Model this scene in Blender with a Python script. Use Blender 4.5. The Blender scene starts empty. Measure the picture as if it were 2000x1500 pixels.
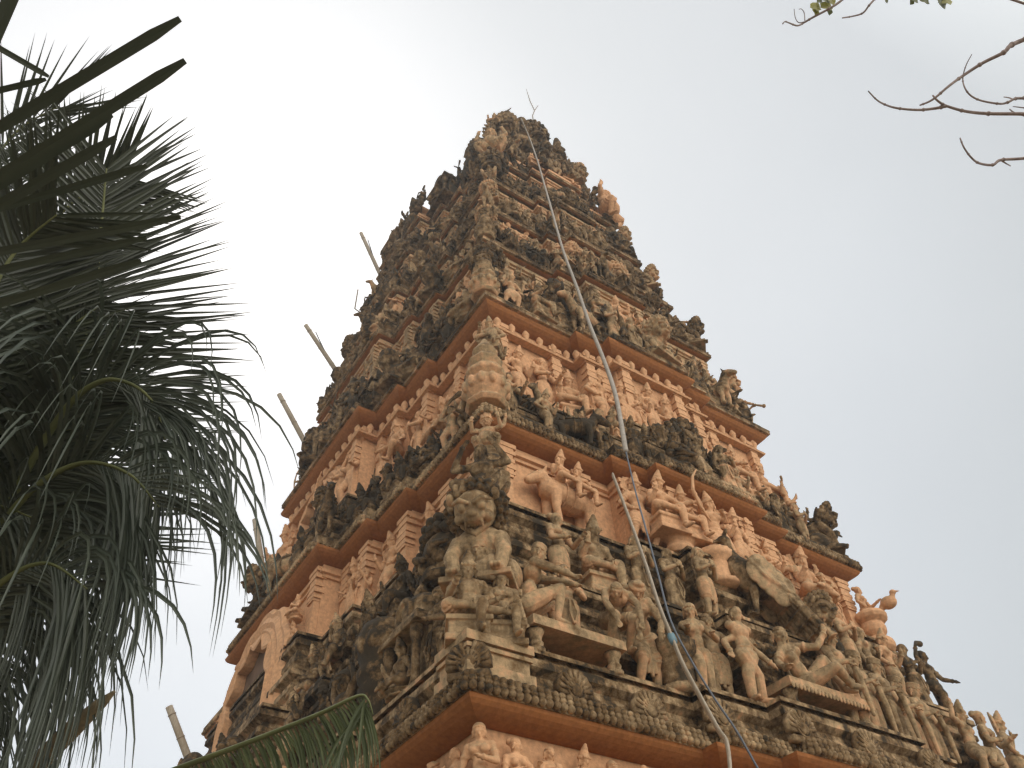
import bpy, bmesh, math, random
from mathutils import Vector as V, Matrix, noise
R = math.radians
rnd = random.Random(11)
scn = bpy.context.scene
col = scn.collection

# ------------------------------------------------------------------ camera
YAW, PITCH, ROLL, FPX = R(36.34), R(46.92), R(-4.20), 1560.0
TX, TY = -0.866, 19.667
CAM = V((0, 0, 1.6))
fw = V((0, math.cos(PITCH), math.sin(PITCH)))
up0 = V((0, -math.sin(PITCH), math.cos(PITCH)))
rt0 = V((1, 0, 0))
cr = rt0 * math.cos(ROLL) + up0 * math.sin(ROLL)
cu = -rt0 * math.sin(ROLL) + up0 * math.cos(ROLL)
cam_d = bpy.data.cameras.new('camera')
cam = bpy.data.objects.new('camera', cam_d)
col.objects.link(cam)
cam_d.sensor_width = 36.0
cam_d.lens = 36.0 * FPX / 2000.0
cam_d.clip_start = 0.05
cam_d.clip_end = 6000
mw = Matrix((cr, cu, -fw)).transposed().to_4x4()
mw.translation = CAM
cam.matrix_world = mw
scn.camera = cam

# ------------------------------------------------------------------ sky, sun, exposure
def ray(px, py):
    return (fw * FPX + cr * (px - 1000) - cu * (py - 750)).normalized()
GLOW = ray(470, 500)
world = bpy.data.worlds.new('World')
scn.world = world
world.use_nodes = True
nt = world.node_tree
nt.nodes.clear()
def N(t, typ, **kw):
    n = t.nodes.new(typ)
    for k, v in kw.items():
        if k.startswith('i_'):
            n.inputs[int(k[2:])].default_value = v
        else:
            setattr(n, k, v)
    return n
sky = N(nt, 'ShaderNodeTexSky', sky_type='NISHITA', sun_disc=False)
sun_el = math.asin(GLOW.z)
sky.sun_elevation = sun_el
sky.sun_rotation = math.atan2(GLOW.x, GLOW.y)
bg1 = N(nt, 'ShaderNodeBackground', i_1=0.05)
nt.links.new(sky.outputs[0], bg1.inputs[0])
tc = N(nt, 'ShaderNodeTexCoord')
dot = N(nt, 'ShaderNodeVectorMath', operation='DOT_PRODUCT')
dot.inputs[1].default_value = GLOW
nt.links.new(tc.outputs['Generated'], dot.inputs[0])
mapr = N(nt, 'ShaderNodeMapRange', i_1=-1.0, i_2=1.0)
nt.links.new(dot.outputs['Value'], mapr.inputs[0])
ramp = N(nt, 'ShaderNodeValToRGB')
cr_ = ramp.color_ramp
SKY_STOPS = [(0.0, (2.2, 2.1, 1.95)), (0.55, (1.75, 1.66, 1.5)), (0.72, (0.92, 0.92, 0.86)), (0.80, (1.06, 1.08, 1.04)),
             (0.86, (1.17, 1.19, 1.16)), (0.92, (1.27, 1.28, 1.24)), (0.955, (1.36, 1.37, 1.32)), (0.985, (1.55, 1.55, 1.5)), (1.0, (2.2, 2.18, 2.1))]
cr_.elements[0].position = 0.0
cr_.elements[0].color = (*SKY_STOPS[0][1], 1)
cr_.elements[1].position = 1.0
cr_.elements[1].color = (*SKY_STOPS[-1][1], 1)
for p, c in SKY_STOPS[1:-1]:
    cr_.elements.new(p).color = (*c, 1)
nt.links.new(mapr.outputs[0], ramp.inputs[0])
cn = N(nt, 'ShaderNodeTexNoise')
cn.inputs['Scale'].default_value = 2.2
cn.inputs['Detail'].default_value = 3
nt.links.new(tc.outputs['Generated'], cn.inputs['Vector'])
cmr = N(nt, 'ShaderNodeMapRange', i_1=0.25, i_2=0.75, i_3=0.95, i_4=1.05)
nt.links.new(cn.outputs[0], cmr.inputs[0])
cmul = N(nt, 'ShaderNodeVectorMath', operation='SCALE')
nt.links.new(ramp.outputs[0], cmul.inputs[0])
nt.links.new(cmr.outputs[0], cmul.inputs['Scale'])
# sky brightened behind and right of the viewer, added to light the right face
dot2 = N(nt, 'ShaderNodeVectorMath', operation='DOT_PRODUCT')
dot2.inputs[1].default_value = V((0.62, -0.62, 0.48)).normalized()
nt.links.new(tc.outputs['Generated'], dot2.inputs[0])
mr2 = N(nt, 'ShaderNodeMapRange', i_1=0.45, i_2=1.0, i_3=1.0, i_4=3.0)
nt.links.new(dot2.outputs['Value'], mr2.inputs[0])
cm2 = N(nt, 'ShaderNodeVectorMath', operation='SCALE')
nt.links.new(cmul.outputs[0], cm2.inputs[0]); nt.links.new(mr2.outputs[0], cm2.inputs['Scale'])
bg2 = N(nt, 'ShaderNodeBackground', i_1=0.80)
nt.links.new(cm2.outputs[0], bg2.inputs[0])
addw = N(nt, 'ShaderNodeAddShader')
nt.links.new(bg1.outputs[0], addw.inputs[0])
nt.links.new(bg2.outputs[0], addw.inputs[1])
wo = N(nt, 'ShaderNodeOutputWorld')
nt.links.new(addw.outputs[0], wo.inputs[0])

sd = bpy.data.lights.new('sun', 'SUN')
sd.energy = 0.8
sd.angle = R(25)
sd.color = (1.0, 0.96, 0.88)
sun = bpy.data.objects.new('sun', sd)
col.objects.link(sun)
sun.rotation_euler = GLOW.to_track_quat('Z', 'Y').to_euler()
sun.location = (0, 0, 60)

scn.view_settings.view_transform = 'Standard'
scn.view_settings.look = 'None'
scn.view_settings.exposure = -0.55
scn.view_settings.gamma = 1.0

HAZE = 0.0017
# ------------------------------------------------------------------ helpers
UL = V((math.cos(YAW), math.sin(YAW), 0))
VL = V((-math.sin(YAW), math.cos(YAW), 0))
TM = Matrix.Translation((TX, TY, 0)) @ Matrix.Rotation(YAW, 4, 'Z')
TMI = TM.inverted()
def at(px, py, d):
    """point at depth d (metres along the view axis) behind a place in the photograph"""
    r = fw * FPX + cr * (px - 1000) - cu * (py - 750)
    return CAM + r * (d / FPX)
def on_plane(px, py, n, k):
    """tower-local point where the line of sight meets the plane n.p = k (tower-local)"""
    o = TMI @ CAM
    d = TMI.to_3x3() @ ray(px, py)
    n = V(n)
    return o + d * ((k - n.dot(o)) / n.dot(d))

def tag(o, label=None, cat=None, group=None, kind=None):
    if label: o['label'] = label
    if cat: o['category'] = cat
    if group: o['group'] = group
    if kind: o['kind'] = kind
    return o
def empty(name, loc=(0, 0, 0), rz=0, sc=1.0):
    o = bpy.data.objects.new(name, None)
    col.objects.link(o)
    o.location = loc
    o.rotation_euler = (0, 0, rz)
    o.scale = (sc, sc, sc)
    o.empty_display_size = 0.1
    return o
def link(name, me, mat=None, parent=None):
    o = bpy.data.objects.new(name, me)
    col.objects.link(o)
    if mat:
        if not me.materials: me.materials.append(mat)
        o.material_slots[0].link = 'OBJECT'
        o.material_slots[0].material = mat
    if parent: o.parent = parent
    return o

class M:
    def __init__(s): s.v = []; s.f = []
    def add(s, v, f):
        k = len(s.v)
        s.v += [tuple(p) for p in v]
        s.f += [tuple(i + k for i in q) for q in f]
        return s
    def tube(s, pts, rads, n=10, cap=True, sq=1.0, ref=None):
        pts = [V(p) for p in pts]
        if not isinstance(rads, (list, tuple)): rads = [rads] * len(pts)
        P = list(pts); Q = list(rads)
        if cap:
            d0 = (pts[0] - pts[1]).normalized(); d1 = (pts[-1] - pts[-2]).normalized()
            P = [pts[0] + d0 * rads[0] * .9, pts[0] + d0 * rads[0] * .55] + pts + [pts[-1] + d1 * rads[-1] * .55, pts[-1] + d1 * rads[-1] * .9]
            Q = [rads[0] * .25, rads[0] * .8] + list(rads) + [rads[-1] * .8, rads[-1] * .25]
        v = []; f = []
        a = None
        for i, p in enumerate(P):
            t = (P[min(i + 1, len(P) - 1)] - P[max(i - 1, 0)])
            if t.length < 1e-9: t = V((0, 0, 1))
            t.normalize()
            if a is None:
                h = V(ref) if ref else (V((0, 0, 1)) if abs(t.z) < .9 else V((1, 0, 0)))
                a = t.cross(h).normalized()
            a = (a - t * a.dot(t)).normalized()
            b = t.cross(a)
            for k in range(n):
                w = 2 * math.pi * k / n
                v.append(p + a * math.cos(w) * Q[i] + b * math.sin(w) * Q[i] * sq)
        L = len(P)
        for i in range(L - 1):
            for k in range(n):
                k2 = (k + 1) % n
                f.append((i * n + k, i * n + k2, (i + 1) * n + k2, (i + 1) * n + k))
        f.append(tuple(range(n - 1, -1, -1)))
        f.append(tuple((L - 1) * n + k for k in range(n)))
        return s.add(v, f)
    def ell(s, c, r, rot=None, n=12, m=8):
        c = V(c)
        if not isinstance(r, (tuple, list)): r = (r, r, r)
        v = [V((0, 0, -r[2]))]; f = []
        for j in range(1, m):
            t = math.pi * j / m - math.pi / 2
            for k in range(n):
                w = 2 * math.pi * k / n
                v.append(V((r[0] * math.cos(t) * math.cos(w), r[1] * math.cos(t) * math.sin(w), r[2] * math.sin(t))))
        v.append(V((0, 0, r[2])))
        for k in range(n):
            k2 = (k + 1) % n
            f.append((0, 1 + k2, 1 + k))
            for j in range(m - 2):
                f.append((1 + j * n + k, 1 + j * n + k2, 1 + (j + 1) * n + k2, 1 + (j + 1) * n + k))
            f.append((1 + (m - 2) * n + k, 1 + (m - 2) * n + k2, len(v) - 1))
        if rot is not None: v = [rot @ p for p in v]
        return s.add([p + c for p in v], f)
    def box(s, c, d, rot=None):
        c = V(c); x, y, z = d[0] / 2, d[1] / 2, d[2] / 2
        v = [V(p) for p in ((-x, -y, -z), (x, -y, -z), (x, y, -z), (-x, y, -z), (-x, -y, z), (x, -y, z), (x, y, z), (-x, y, z))]
        if rot is not None: v = [rot @ p for p in v]
        return s.add([p + c for p in v], [(0, 3, 2, 1), (4, 5, 6, 7), (0, 1, 5, 4), (1, 2, 6, 5), (2, 3, 7, 6), (3, 0, 4, 7)])
    def torus(s, c, rad, r, axis=(0, 0, 1), sq=1.0, n=16, m=6):
        q = V((0, 0, 1)).rotation_difference(V(axis)).to_matrix()
        v = []; f = []
        for i in range(n):
            w = 2 * math.pi * i / n
            for j in range(m):
                t = 2 * math.pi * j / m
                p = V(((rad + r * math.cos(t)) * math.cos(w), (rad + r * math.cos(t)) * math.sin(w) * sq, r * math.sin(t)))
                v.append(q @ p + V(c))
        for i in range(n):
            for j in range(m):
                a, b = i * m + j, ((i + 1) % n) * m + j
                c2, d2 = ((i + 1) % n) * m + (j + 1) % m, i * m + (j + 1) % m
                f.append((a, b, c2, d2))
        return s.add(v, f)
    def lathe(s, prof, c=(0, 0, 0), n=16, sq=1.0, pleat=0, amp=0.0, axis=None):
        c = V(c); v = []; f = []
        q = V((0, 0, 1)).rotation_difference(V(axis)).to_matrix() if axis else None
        for r, z in prof:
            for k in range(n):
                w = 2 * math.pi * k / n
                rr = r * (1 + amp * math.cos(pleat * w)) if pleat else r
                p = V((rr * math.cos(w), rr * math.sin(w) * sq, z))
                if q: p = q @ p
                v.append(p + c)
        L = len(prof)
        for i in range(L - 1):
            for k in range(n):
                k2 = (k + 1) % n
                f.append((i * n + k, i * n + k2, (i + 1) * n + k2, (i + 1) * n + k))
        f.append(tuple(range(n - 1, -1, -1)))
        f.append(tuple((L - 1) * n + k for k in range(n)))
        return s.add(v, f)
    def join(s, o): return s.add(o.v, o.f)
    def xf(s, m):
        r = M(); r.v = [tuple(m @ V(p)) for p in s.v]; r.f = list(s.f); return r
    def mesh(s, name='mesh', smooth=False):
        me = bpy.data.meshes.new(name)
        me.from_pydata(s.v, [], s.f)
        me.update()
        if smooth: me.polygons.foreach_set('use_smooth', [True] * len(me.polygons))
        return me
    def build(s, name, mat, parent=None, smooth=False):
        return link(name, s.mesh(name, smooth), mat, parent)

def sculpt(m, vox, name, smooth=2):
    """melt overlapping solids into one continuous skin"""
    me = m.mesh(name)
    o = bpy.data.objects.new(name, me)
    col.objects.link(o)
    r = o.modifiers.new('r', 'REMESH'); r.mode = 'VOXEL'; r.voxel_size = vox; r.use_smooth_shade = True
    if smooth:
        q = o.modifiers.new('s', 'SMOOTH'); q.factor = .5; q.iterations = smooth
    dg = bpy.context.evaluated_depsgraph_get()
    out = bpy.data.meshes.new_from_object(o.evaluated_get(dg))
    out.name = name
    bpy.data.objects.remove(o)
    bpy.data.meshes.remove(me)
    out.polygons.foreach_set('use_smooth', [True] * len(out.polygons))
    return out

# ------------------------------------------------------------------ materials
def new_mat(name):
    m = bpy.data.materials.new(name); m.use_nodes = True
    t = m.node_tree; t.nodes.clear()
    return m, t
def stucco(name, off, upw=0.35, peach=(0.55, 0.31, 0.165), rough=0.9, amp=1.0, bump=0.5, objvar=0.25, bs=38.0, bd=0.012,
           khaki=(0.355, 0.245, 0.132), brown=(0.15, 0.088, 0.037), black=(0.036, 0.025, 0.013)):
    """painted lime plaster, from clean paint to black lichen; the lichen sits on what faces the rain and in broad patches"""
    m, t = new_mat(name)
    L = t.links.new
    geo = N(t, 'ShaderNodeNewGeometry')
    def noise_(scale, detail, vec=None, rgh=.6):
        n = N(t, 'ShaderNodeTexNoise')
        n.inputs['Scale'].default_value = scale; n.inputs['Detail'].default_value = detail
        n.inputs['Roughness'].default_value = rgh
        L(vec or geo.outputs['Position'], n.inputs['Vector'])
        return n.outputs[0]
    st = N(t, 'ShaderNodeMapping'); st.inputs['Scale'].default_value = (4.0, 4.0, 0.55)
    L(geo.outputs['Position'], st.inputs[0])
    n1 = noise_(0.55, 4); n2 = noise_(5.5, 8, rgh=.72); n3 = noise_(1.0, 4, st.outputs[0])
    sep = N(t, 'ShaderNodeSeparateXYZ'); L(geo.outputs['Normal'], sep.inputs[0])
    oi = N(t, 'ShaderNodeObjectInfo')
    def math_(op, a, b=None, c=None):
        n = N(t, 'ShaderNodeMath', operation=op)
        for i, q in enumerate((a, b, c)):
            if q is None: continue
            if isinstance(q, (int, float)): n.inputs[i].default_value = q
            else: L(q, n.inputs[i])
        return n.outputs[0]
    acc = math_('MULTIPLY_ADD', math_('SUBTRACT', n1, .5), 0.9 * amp, off)
    acc = math_('MULTIPLY_ADD', math_('SUBTRACT', n2, .5), 1.25 * amp, acc)
    acc = math_('MULTIPLY_ADD', math_('SUBTRACT', n3, .5), 0.8 * amp, acc)
    acc = math_('MULTIPLY_ADD', sep.outputs[2], upw, acc)
    acc = math_('MULTIPLY_ADD', math_('SUBTRACT', oi.outputs['Random'], .5), objvar, acc)
    rp = N(t, 'ShaderNodeValToRGB')
    e = rp.color_ramp.elements
    stops = [(0.0, [c * 1.04 for c in peach]), (0.22, peach), (0.36, [p * .62 + k * .3 for p, k in zip(peach, khaki)]), (0.48, khaki), (0.62, [c * .62 for c in khaki]), (0.74, brown), (0.92, black)]
    e[0].position = 0; e[0].color = (*stops[0][1], 1)
    e[1].position = stops[-1][0]; e[1].color = (*stops[-1][1], 1)
    for p, c in stops[1:-1]:
        q = e.new(p); q.color = (*c, 1)
    L(acc, rp.inputs[0])
    n4 = noise_(14.0, 5)
    hs = N(t, 'ShaderNodeHueSaturation')
    L(rp.outputs[0], hs.inputs['Color'])
    mv = N(t, 'ShaderNodeMapRange', i_1=0.3, i_2=0.7, i_3=0.76, i_4=1.2); L(n4, mv.inputs[0])
    L(mv.outputs[0], hs.inputs['Value'])
    nb = noise_(bs, 5)
    bp = N(t, 'ShaderNodeBump'); bp.inputs['Strength'].default_value = bump; bp.inputs['Distance'].default_value = bd
    L(nb, bp.inputs['Height'])
    bs_ = N(t, 'ShaderNodeBsdfPrincipled')
    bs_.inputs['Roughness'].default_value = rough
    bs_.inputs['Specular IOR Level'].default_value = 0.25
    L(hs.outputs[0], bs_.inputs['Base Color']); L(bp.outputs[0], bs_.inputs['Normal'])
    o = N(t, 'ShaderNodeOutputMaterial'); L(bs_.outputs[0], o.inputs[0])
    return m
MAT = {
    'wall': stucco('peach_painted_plaster', 0.10, 0.25, objvar=.06, amp=.55, bump=.35),
    'relief': stucco('peach_painted_sculpture', 0.17, 0.26, objvar=.12, amp=.7),
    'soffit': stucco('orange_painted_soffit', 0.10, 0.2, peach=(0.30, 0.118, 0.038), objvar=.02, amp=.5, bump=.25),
    'statue': stucco('weathered_sculpture', 0.51, 0.19, objvar=.20, amp=.92),
    'dark': stucco('lichen_covered_sculpture', 0.86, 0.22, objvar=.22, amp=1.2),
    'ledge': stucco('blackened_ledge_plaster', 0.78, 0.26, objvar=.05, amp=1.3),
    'mixed': stucco('half_weathered_sculpture', 0.64, 0.26, objvar=.34, amp=1.4),
    'bead': stucco('weathered_bead_moulding', 0.64, 0.12, objvar=.05, amp=1.1),
    'parapet': stucco('blackened_shaded_parapet_plaster', 0.76, 0.06, objvar=.05, amp=1.5),  # weathered patches, with shade of the recess behind the statues painted in
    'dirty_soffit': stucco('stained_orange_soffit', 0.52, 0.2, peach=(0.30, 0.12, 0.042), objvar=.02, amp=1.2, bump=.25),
    'dirty_wall': stucco('streaked_peach_plaster', 0.44, 0.3, objvar=.06, amp=1.1, bump=.35),
}
def plain(name, c, c2=None, scale=20, rough=.7, bump=.2, stretch=None):
    m, t = new_mat(name); L = t.links.new
    tcn = N(t, 'ShaderNodeTexCoord')
    mp = N(t, 'ShaderNodeMapping')
    if stretch: mp.inputs['Scale'].default_value = stretch
    L(tcn.outputs['Object'], mp.inputs[0])
    n = N(t, 'ShaderNodeTexNoise'); n.inputs['Scale'].default_value = scale; n.inputs['Detail'].default_value = 6
    L(mp.outputs[0], n.inputs['Vector'])
    rp = N(t, 'ShaderNodeValToRGB')
    rp.color_ramp.elements[0].position = .3; rp.color_ramp.elements[0].color = (*c, 1)
    rp.color_ramp.elements[1].position = .7; rp.color_ramp.elements[1].color = (*(c2 or c), 1)
    L(n.outputs[0], rp.inputs[0])
    b = N(t, 'ShaderNodeBsdfPrincipled'); b.inputs['Roughness'].default_value = rough
    L(rp.outputs[0], b.inputs['Base Color'])
    bp = N(t, 'ShaderNodeBump'); bp.inputs['Strength'].default_value = bump; bp.inputs['Distance'].default_value = .01
    L(n.outputs[0], bp.inputs['Height']); L(bp.outputs[0], b.inputs['Normal'])
    o = N(t, 'ShaderNodeOutputMaterial'); L(b.outputs[0], o.inputs[0])
    return m
def leafy(name, c, c2, trans=.3):
    m, t = new_mat(name); L = t.links.new
    geo = N(t, 'ShaderNodeNewGeometry')
    n = N(t, 'ShaderNodeTexNoise'); n.inputs['Scale'].default_value = 5; n.inputs['Detail'].default_value = 4
    L(geo.outputs['Position'], n.inputs['Vector'])
    mx = N(t, 'ShaderNodeMath', operation='MULTIPLY_ADD'); mx.inputs[1].default_value = .5
    L(geo.outputs['Random Per Island'], mx.inputs[0])
    sb = N(t, 'ShaderNodeMath', operation='MULTIPLY'); sb.inputs[1].default_value = .5
    L(n.outputs[0], sb.inputs[0]); L(sb.outputs[0], mx.inputs[2])
    rp = N(t, 'ShaderNodeValToRGB')
    rp.color_ramp.elements[0].position = .2; rp.color_ramp.elements[0].color = (*c, 1)
    rp.color_ramp.elements[1].position = .8; rp.color_ramp.elements[1].color = (*c2, 1)
    L(mx.outputs[0], rp.inputs[0])
    b = N(t, 'ShaderNodeBsdfPrincipled'); b.inputs['Roughness'].default_value = .45
    L(rp.outputs[0], b.inputs['Base Color'])
    tr = N(t, 'ShaderNodeBsdfTranslucent')
    L(rp.outputs[0], tr.inputs[0])
    ms = N(t, 'ShaderNodeMixShader', i_0=trans)
    L(b.outputs[0], ms.inputs[1]); L(tr.outputs[0], ms.inputs[2])
    o = N(t, 'ShaderNodeOutputMaterial'); L(ms.outputs[0], o.inputs[0])
    return m
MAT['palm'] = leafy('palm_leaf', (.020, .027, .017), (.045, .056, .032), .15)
MAT['palm_lit'] = leafy('lit_palm_leaf', (.050, .066, .028), (.115, .14, .06), .35)  # brighter copy of the palm leaf, light on the bottom frond painted in
MAT['palm_grey'] = leafy('hazy_palm_leaf', (.040, .052, .038), (.085, .10, .072), .2)  # paler copy of the palm leaf, haze and backlight put into the colour
MAT['rachis'] = plain('palm_midrib', (.085, .10, .035), (.14, .15, .055), 8)
MAT['spathe'] = plain('dry_spathe', (.12, .105, .075), (.24, .19, .11), 5, stretch=(6, 6, 1))
MAT['trunk'] = plain('palm_trunk', (.17, .14, .11), (.30, .26, .21), 9, .9, .6)
MAT['bamboo'] = plain('weathered_bamboo', (.26, .21, .15), (.40, .34, .26), 6, .6, .2, (8, 8, 1))
MAT['metal'] = plain('grey_conductor', (.22, .19, .155), (.33, .29, .24), 14, .5, .1)
MAT['wire'] = plain('blue_grey_wire', (.06, .075, .10), (.10, .11, .13), 14, .5, .1)
MAT['tape'] = plain('blue_tape', (.09, .17, .21), (.13, .22, .26), 10, .5, .05)
MAT['bark'] = plain('grey_brown_bark', (.20, .15, .135), (.34, .27, .24), 30, .85, .5)
MAT['leaf'] = leafy('yellow_green_leaf', (.22, .24, .06), (.36, .33, .08), .4)
MAT['leaf_dark'] = leafy('dull_green_leaf', (.07, .10, .03), (.14, .15, .05), .35)
MAT['dirt'] = plain('sandy_ground', (.17, .135, .09), (.26, .21, .145), 1.2, .95, .3)
MAT['interior_shade'] = plain('painted_interior_shade', (.10, .06, .038), (.17, .10, .062), 3, .95, .1)

# ------------------------------------------------------------------ ground
g = M(); S = 3000
g.add([(-S, -S, 0), (S, -S, 0), (S, S, 0), (-S, S, 0)], [(0, 1, 2, 3)])
tag(g.build('ground', MAT['dirt']), kind='structure')

# ------------------------------------------------------------------ tower
OV = 0.48
TIERS = [  # half width, half length, height of the cornice edge
    (6.62, 9.22, 5.98), (5.33, 7.76, 12.22), (4.745, 7.11, 16.84), (4.276, 6.44, 20.50), (3.80, 5.98, 23.22), (3.38, 5.56, 26.05), (3.00, 5.20, 28.75)]
LB = (0.29, 0.47, 0.645)   # steps of the long side, as fractions of half length
RB = (0.245, 0.435)
OUTR = (0.54, 0.27)
OUTL = (1.0, 0.48, 0.24)
def out_right(x, a, k=1.0):
    x = abs(x) / a
    return k * (OUTR[0] if x < RB[0] else OUTR[1] if x < RB[1] else 0)
def out_left(y, b, k=1.0):
    y = y / b
    lim = (-LB[0], LB[0] + .09)
    if lim[0] < y < lim[1]: return k * OUTL[0]
    y = abs(y)
    return k * (OUTL[0] if y < LB[0] else OUTL[1] if y < LB[1] else OUTL[2] if y < LB[2] else 0)
def plan(a, b, o=0.0, k=1.0):
    """stepped outline of the tower at half sizes a, b, pushed out by o; runs round from the near corner along the right face"""
    def side(h, fr, outs, base, far=None):
        xs = []
        n = len(fr)
        fr2 = list(fr)
        pts = []
        # from -h to +h
        lims = [(-f * h - o, ou) for f, ou in sorted(zip(fr, outs), key=lambda q: -q[0])]
        cur = 0.0
        for x, ou in lims:
            pts.append((x, base + o + cur * k)); pts.append((x, base + o + ou * k)); cur = ou
        lims2 = [(f * h + o, ou) for f, ou in sorted(zip(fr, outs), key=lambda q: q[0])]
        outs_s = [ou for f, ou in sorted(zip(fr, outs), key=lambda q: q[0])]
        if far: lims2[0] = (lims2[0][0] + far * h, lims2[0][1])
        for i, (x, ou) in enumerate(lims2):
            nxt = outs_s[i + 1] if i + 1 < len(outs_s) else 0.0
            pts.append((x, base + o + ou * k)); pts.append((x, base + o + nxt * k))
        return [(-h - o, base + o)] + pts
    A = side(a, RB, OUTR, b)                      # right face y = -
    B = side(b, LB, OUTL, a, far=.09)
    P = [(x, -d) for x, d in A]
    P += [(d, y) for y, d in B]
    P += [(-x, d) for x, d in A]
    Bm = side(b, LB, OUTL, a)
    # left face, walked from +y to -y
    Lf = [(-d, y) for y, d in B]
    Lf = Lf[1:][::-1]
    P += [(-a - o, b + o)] + Lf
    return P
NP_ = len(plan(5, 7))
def band(m, rings):
    """skin between stacked outlines; rings = list of (a, b, offset, z)"""
    k0 = len(m.v)
    for a, b, o, z in rings:
        m.v += [(x, y, z) for x, y in plan(a, b, o)]
    for i in range(len(rings) - 1):
        for j in range(NP_):
            j2 = (j + 1) % NP_
            m.f.append((k0 + i * NP_ + j, k0 + i * NP_ + j2, k0 + (i + 1) * NP_ + j2, k0 + (i + 1) * NP_ + j))
    return m

tower = empty('temple_tower', (TX, TY, 0), YAW)
tag(tower, 'tall tapering orange temple gateway tower in stepped storeys with blackened ledges', 'tower')

def along_edges(a, b, o, step, faces='RL'):
    """points with outward normals spaced along the two visible faces"""
    P = plan(a, b, o)
    out = []
    for j in range(NP_):
        p, q = V(P[j]), V(P[(j + 1) % NP_])
        d = q - p
        if d.length < 1e-6: continue
        nrm = V((d.y, -d.x)).normalized()
        vis = (nrm.y < -.5 and 'R' in faces) or (nrm.x < -.5 and 'L' in faces)
        if not vis:
            # returns of the bays on both faces
            mid = (p + q) / 2
            if not ((mid.y < -b * .8 and 'R' in faces) or (mid.x < -a * .8 and 'L' in faces)): continue
        k = max(1, int(round(d.length / step)))
        for i in range(k):
            out.append((p + d * ((i + .5) / k), nrm))
    return out

def wall_at(i):
    """half sizes of the wall of storey i (it stands under cornice i+1)"""
    a, b, h = TIERS[i + 1]
    o = OV if i < 2 else .26
    return a - o, b - o

PROFILES = {  # per storey: rows of (setback at which the riser stands, height of its top), as fractions
    0: [(0.20, .105), (.53, .385), (.80, .645), (1.0, 1)],
    1: [(0.18, .05), (.55, .20), (.82, .375), (1.0, 1)],
    2: [(0.20, .06), (.60, .26), (.85, .44), (1.0, 1)],
    3: [(0.20, .08), (.60, .30), (.85, .52), (1.0, 1)],
    4: [(0.20, .08), (.60, .30), (.85, .52), (1.0, 1)],
    5: [(0.20, .08), (.60, .30), (.85, .52), (1.0, 1)],
}
def lerp(i, s):
    a, b, h = TIERS[i]; aw, bw = wall_at(i)
    return a + (aw - a) * s, b + (bw - b) * s
LEVELS = {}   # (storey, row) -> (a, b of the riser behind, floor height)
for i in range(6):
    a, b, h = TIERS[i]; h2 = TIERS[i + 1][2]; H = h2 - h
    lower = M(); wall = M()
    z = h + .03
    prof = PROFILES[i]
    rings = [lerp(i, 0.0) + (-.14, h + .02)]
    for r, (s, t) in enumerate(prof):
        ak, bk = lerp(i, s)
        LEVELS[(i, r)] = (ak, bk, z)
        if r == len(prof) - 1:
            zt = h2 - (.46 if i < 2 else .28)
            wb = M()
            rr = [(ak, bk, .0, z - .02), (ak, bk, .09, z - .02), (ak, bk, .09, z + .10), (ak, bk, .03, z + .14), (ak, bk, .03, z + .20), (ak, bk, 0, z + .21),
                  (ak, bk, 0, zt - .30), (ak, bk, .05, zt - .29), (ak, bk, .05, zt - .22), (ak, bk, .11, zt - .20), (ak, bk, .11, zt - .12), (ak, bk, .06, zt - .11), (ak, bk, .06, zt + .03)]
            band(wall, rr[1:])
            rings.append((ak, bk, .0, z))
            break
        zt = h + H * t
        rings.append((ak, bk, 0, z))
        d = zt - z
        if d > .5:
            n = max(2, int(d / .28))
            for q in range(n):
                z0 = z + d * q / n; dz = d / n
                w = .05 + .045 * ((q * 7 + i) % 3)
                rings += [(ak, bk, w * .3, z0 + dz * .05), (ak, bk, w, z0 + dz * .22), (ak, bk, w, z0 + dz * .55), (ak, bk, w * .25, z0 + dz * .72), (ak, bk, 0, z0 + dz * .98)]
            rings += [(ak, bk, .10, zt - .06), (ak, bk, .10, zt)]
        else:
            rings += [(ak, bk, .03, zt - .05), (ak, bk, .03, zt)]
        z = zt
    band(lower, rings)
    lower.build('moulded_parapet', MAT['ledge'] if i else MAT['parapet'], tower)
    wall.build('storey_wall', MAT['wall'] if i < 2 else MAT['dirty_wall'], tower)
# the storey below the lowest cornice
a, b, h = TIERS[0]
base = M()
band(base, [(a + .1, b + .1, 0, 0), (a + .1, b + .1, 0, 1.6), (a - .4, b - .4, 0, 1.9), (a - .46, b - .46, 0, 2.0), (a - .46, b - .46, 0, 4.30), (a - .46, b - .46, .25, 4.34), (a - .46, b - .46, .25, 4.44), (a - .46, b - .46, 0, 4.48), (a - .46, b - .46, 0, 5.7)])
base.build('storey_wall', MAT['wall'], tower)

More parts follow.
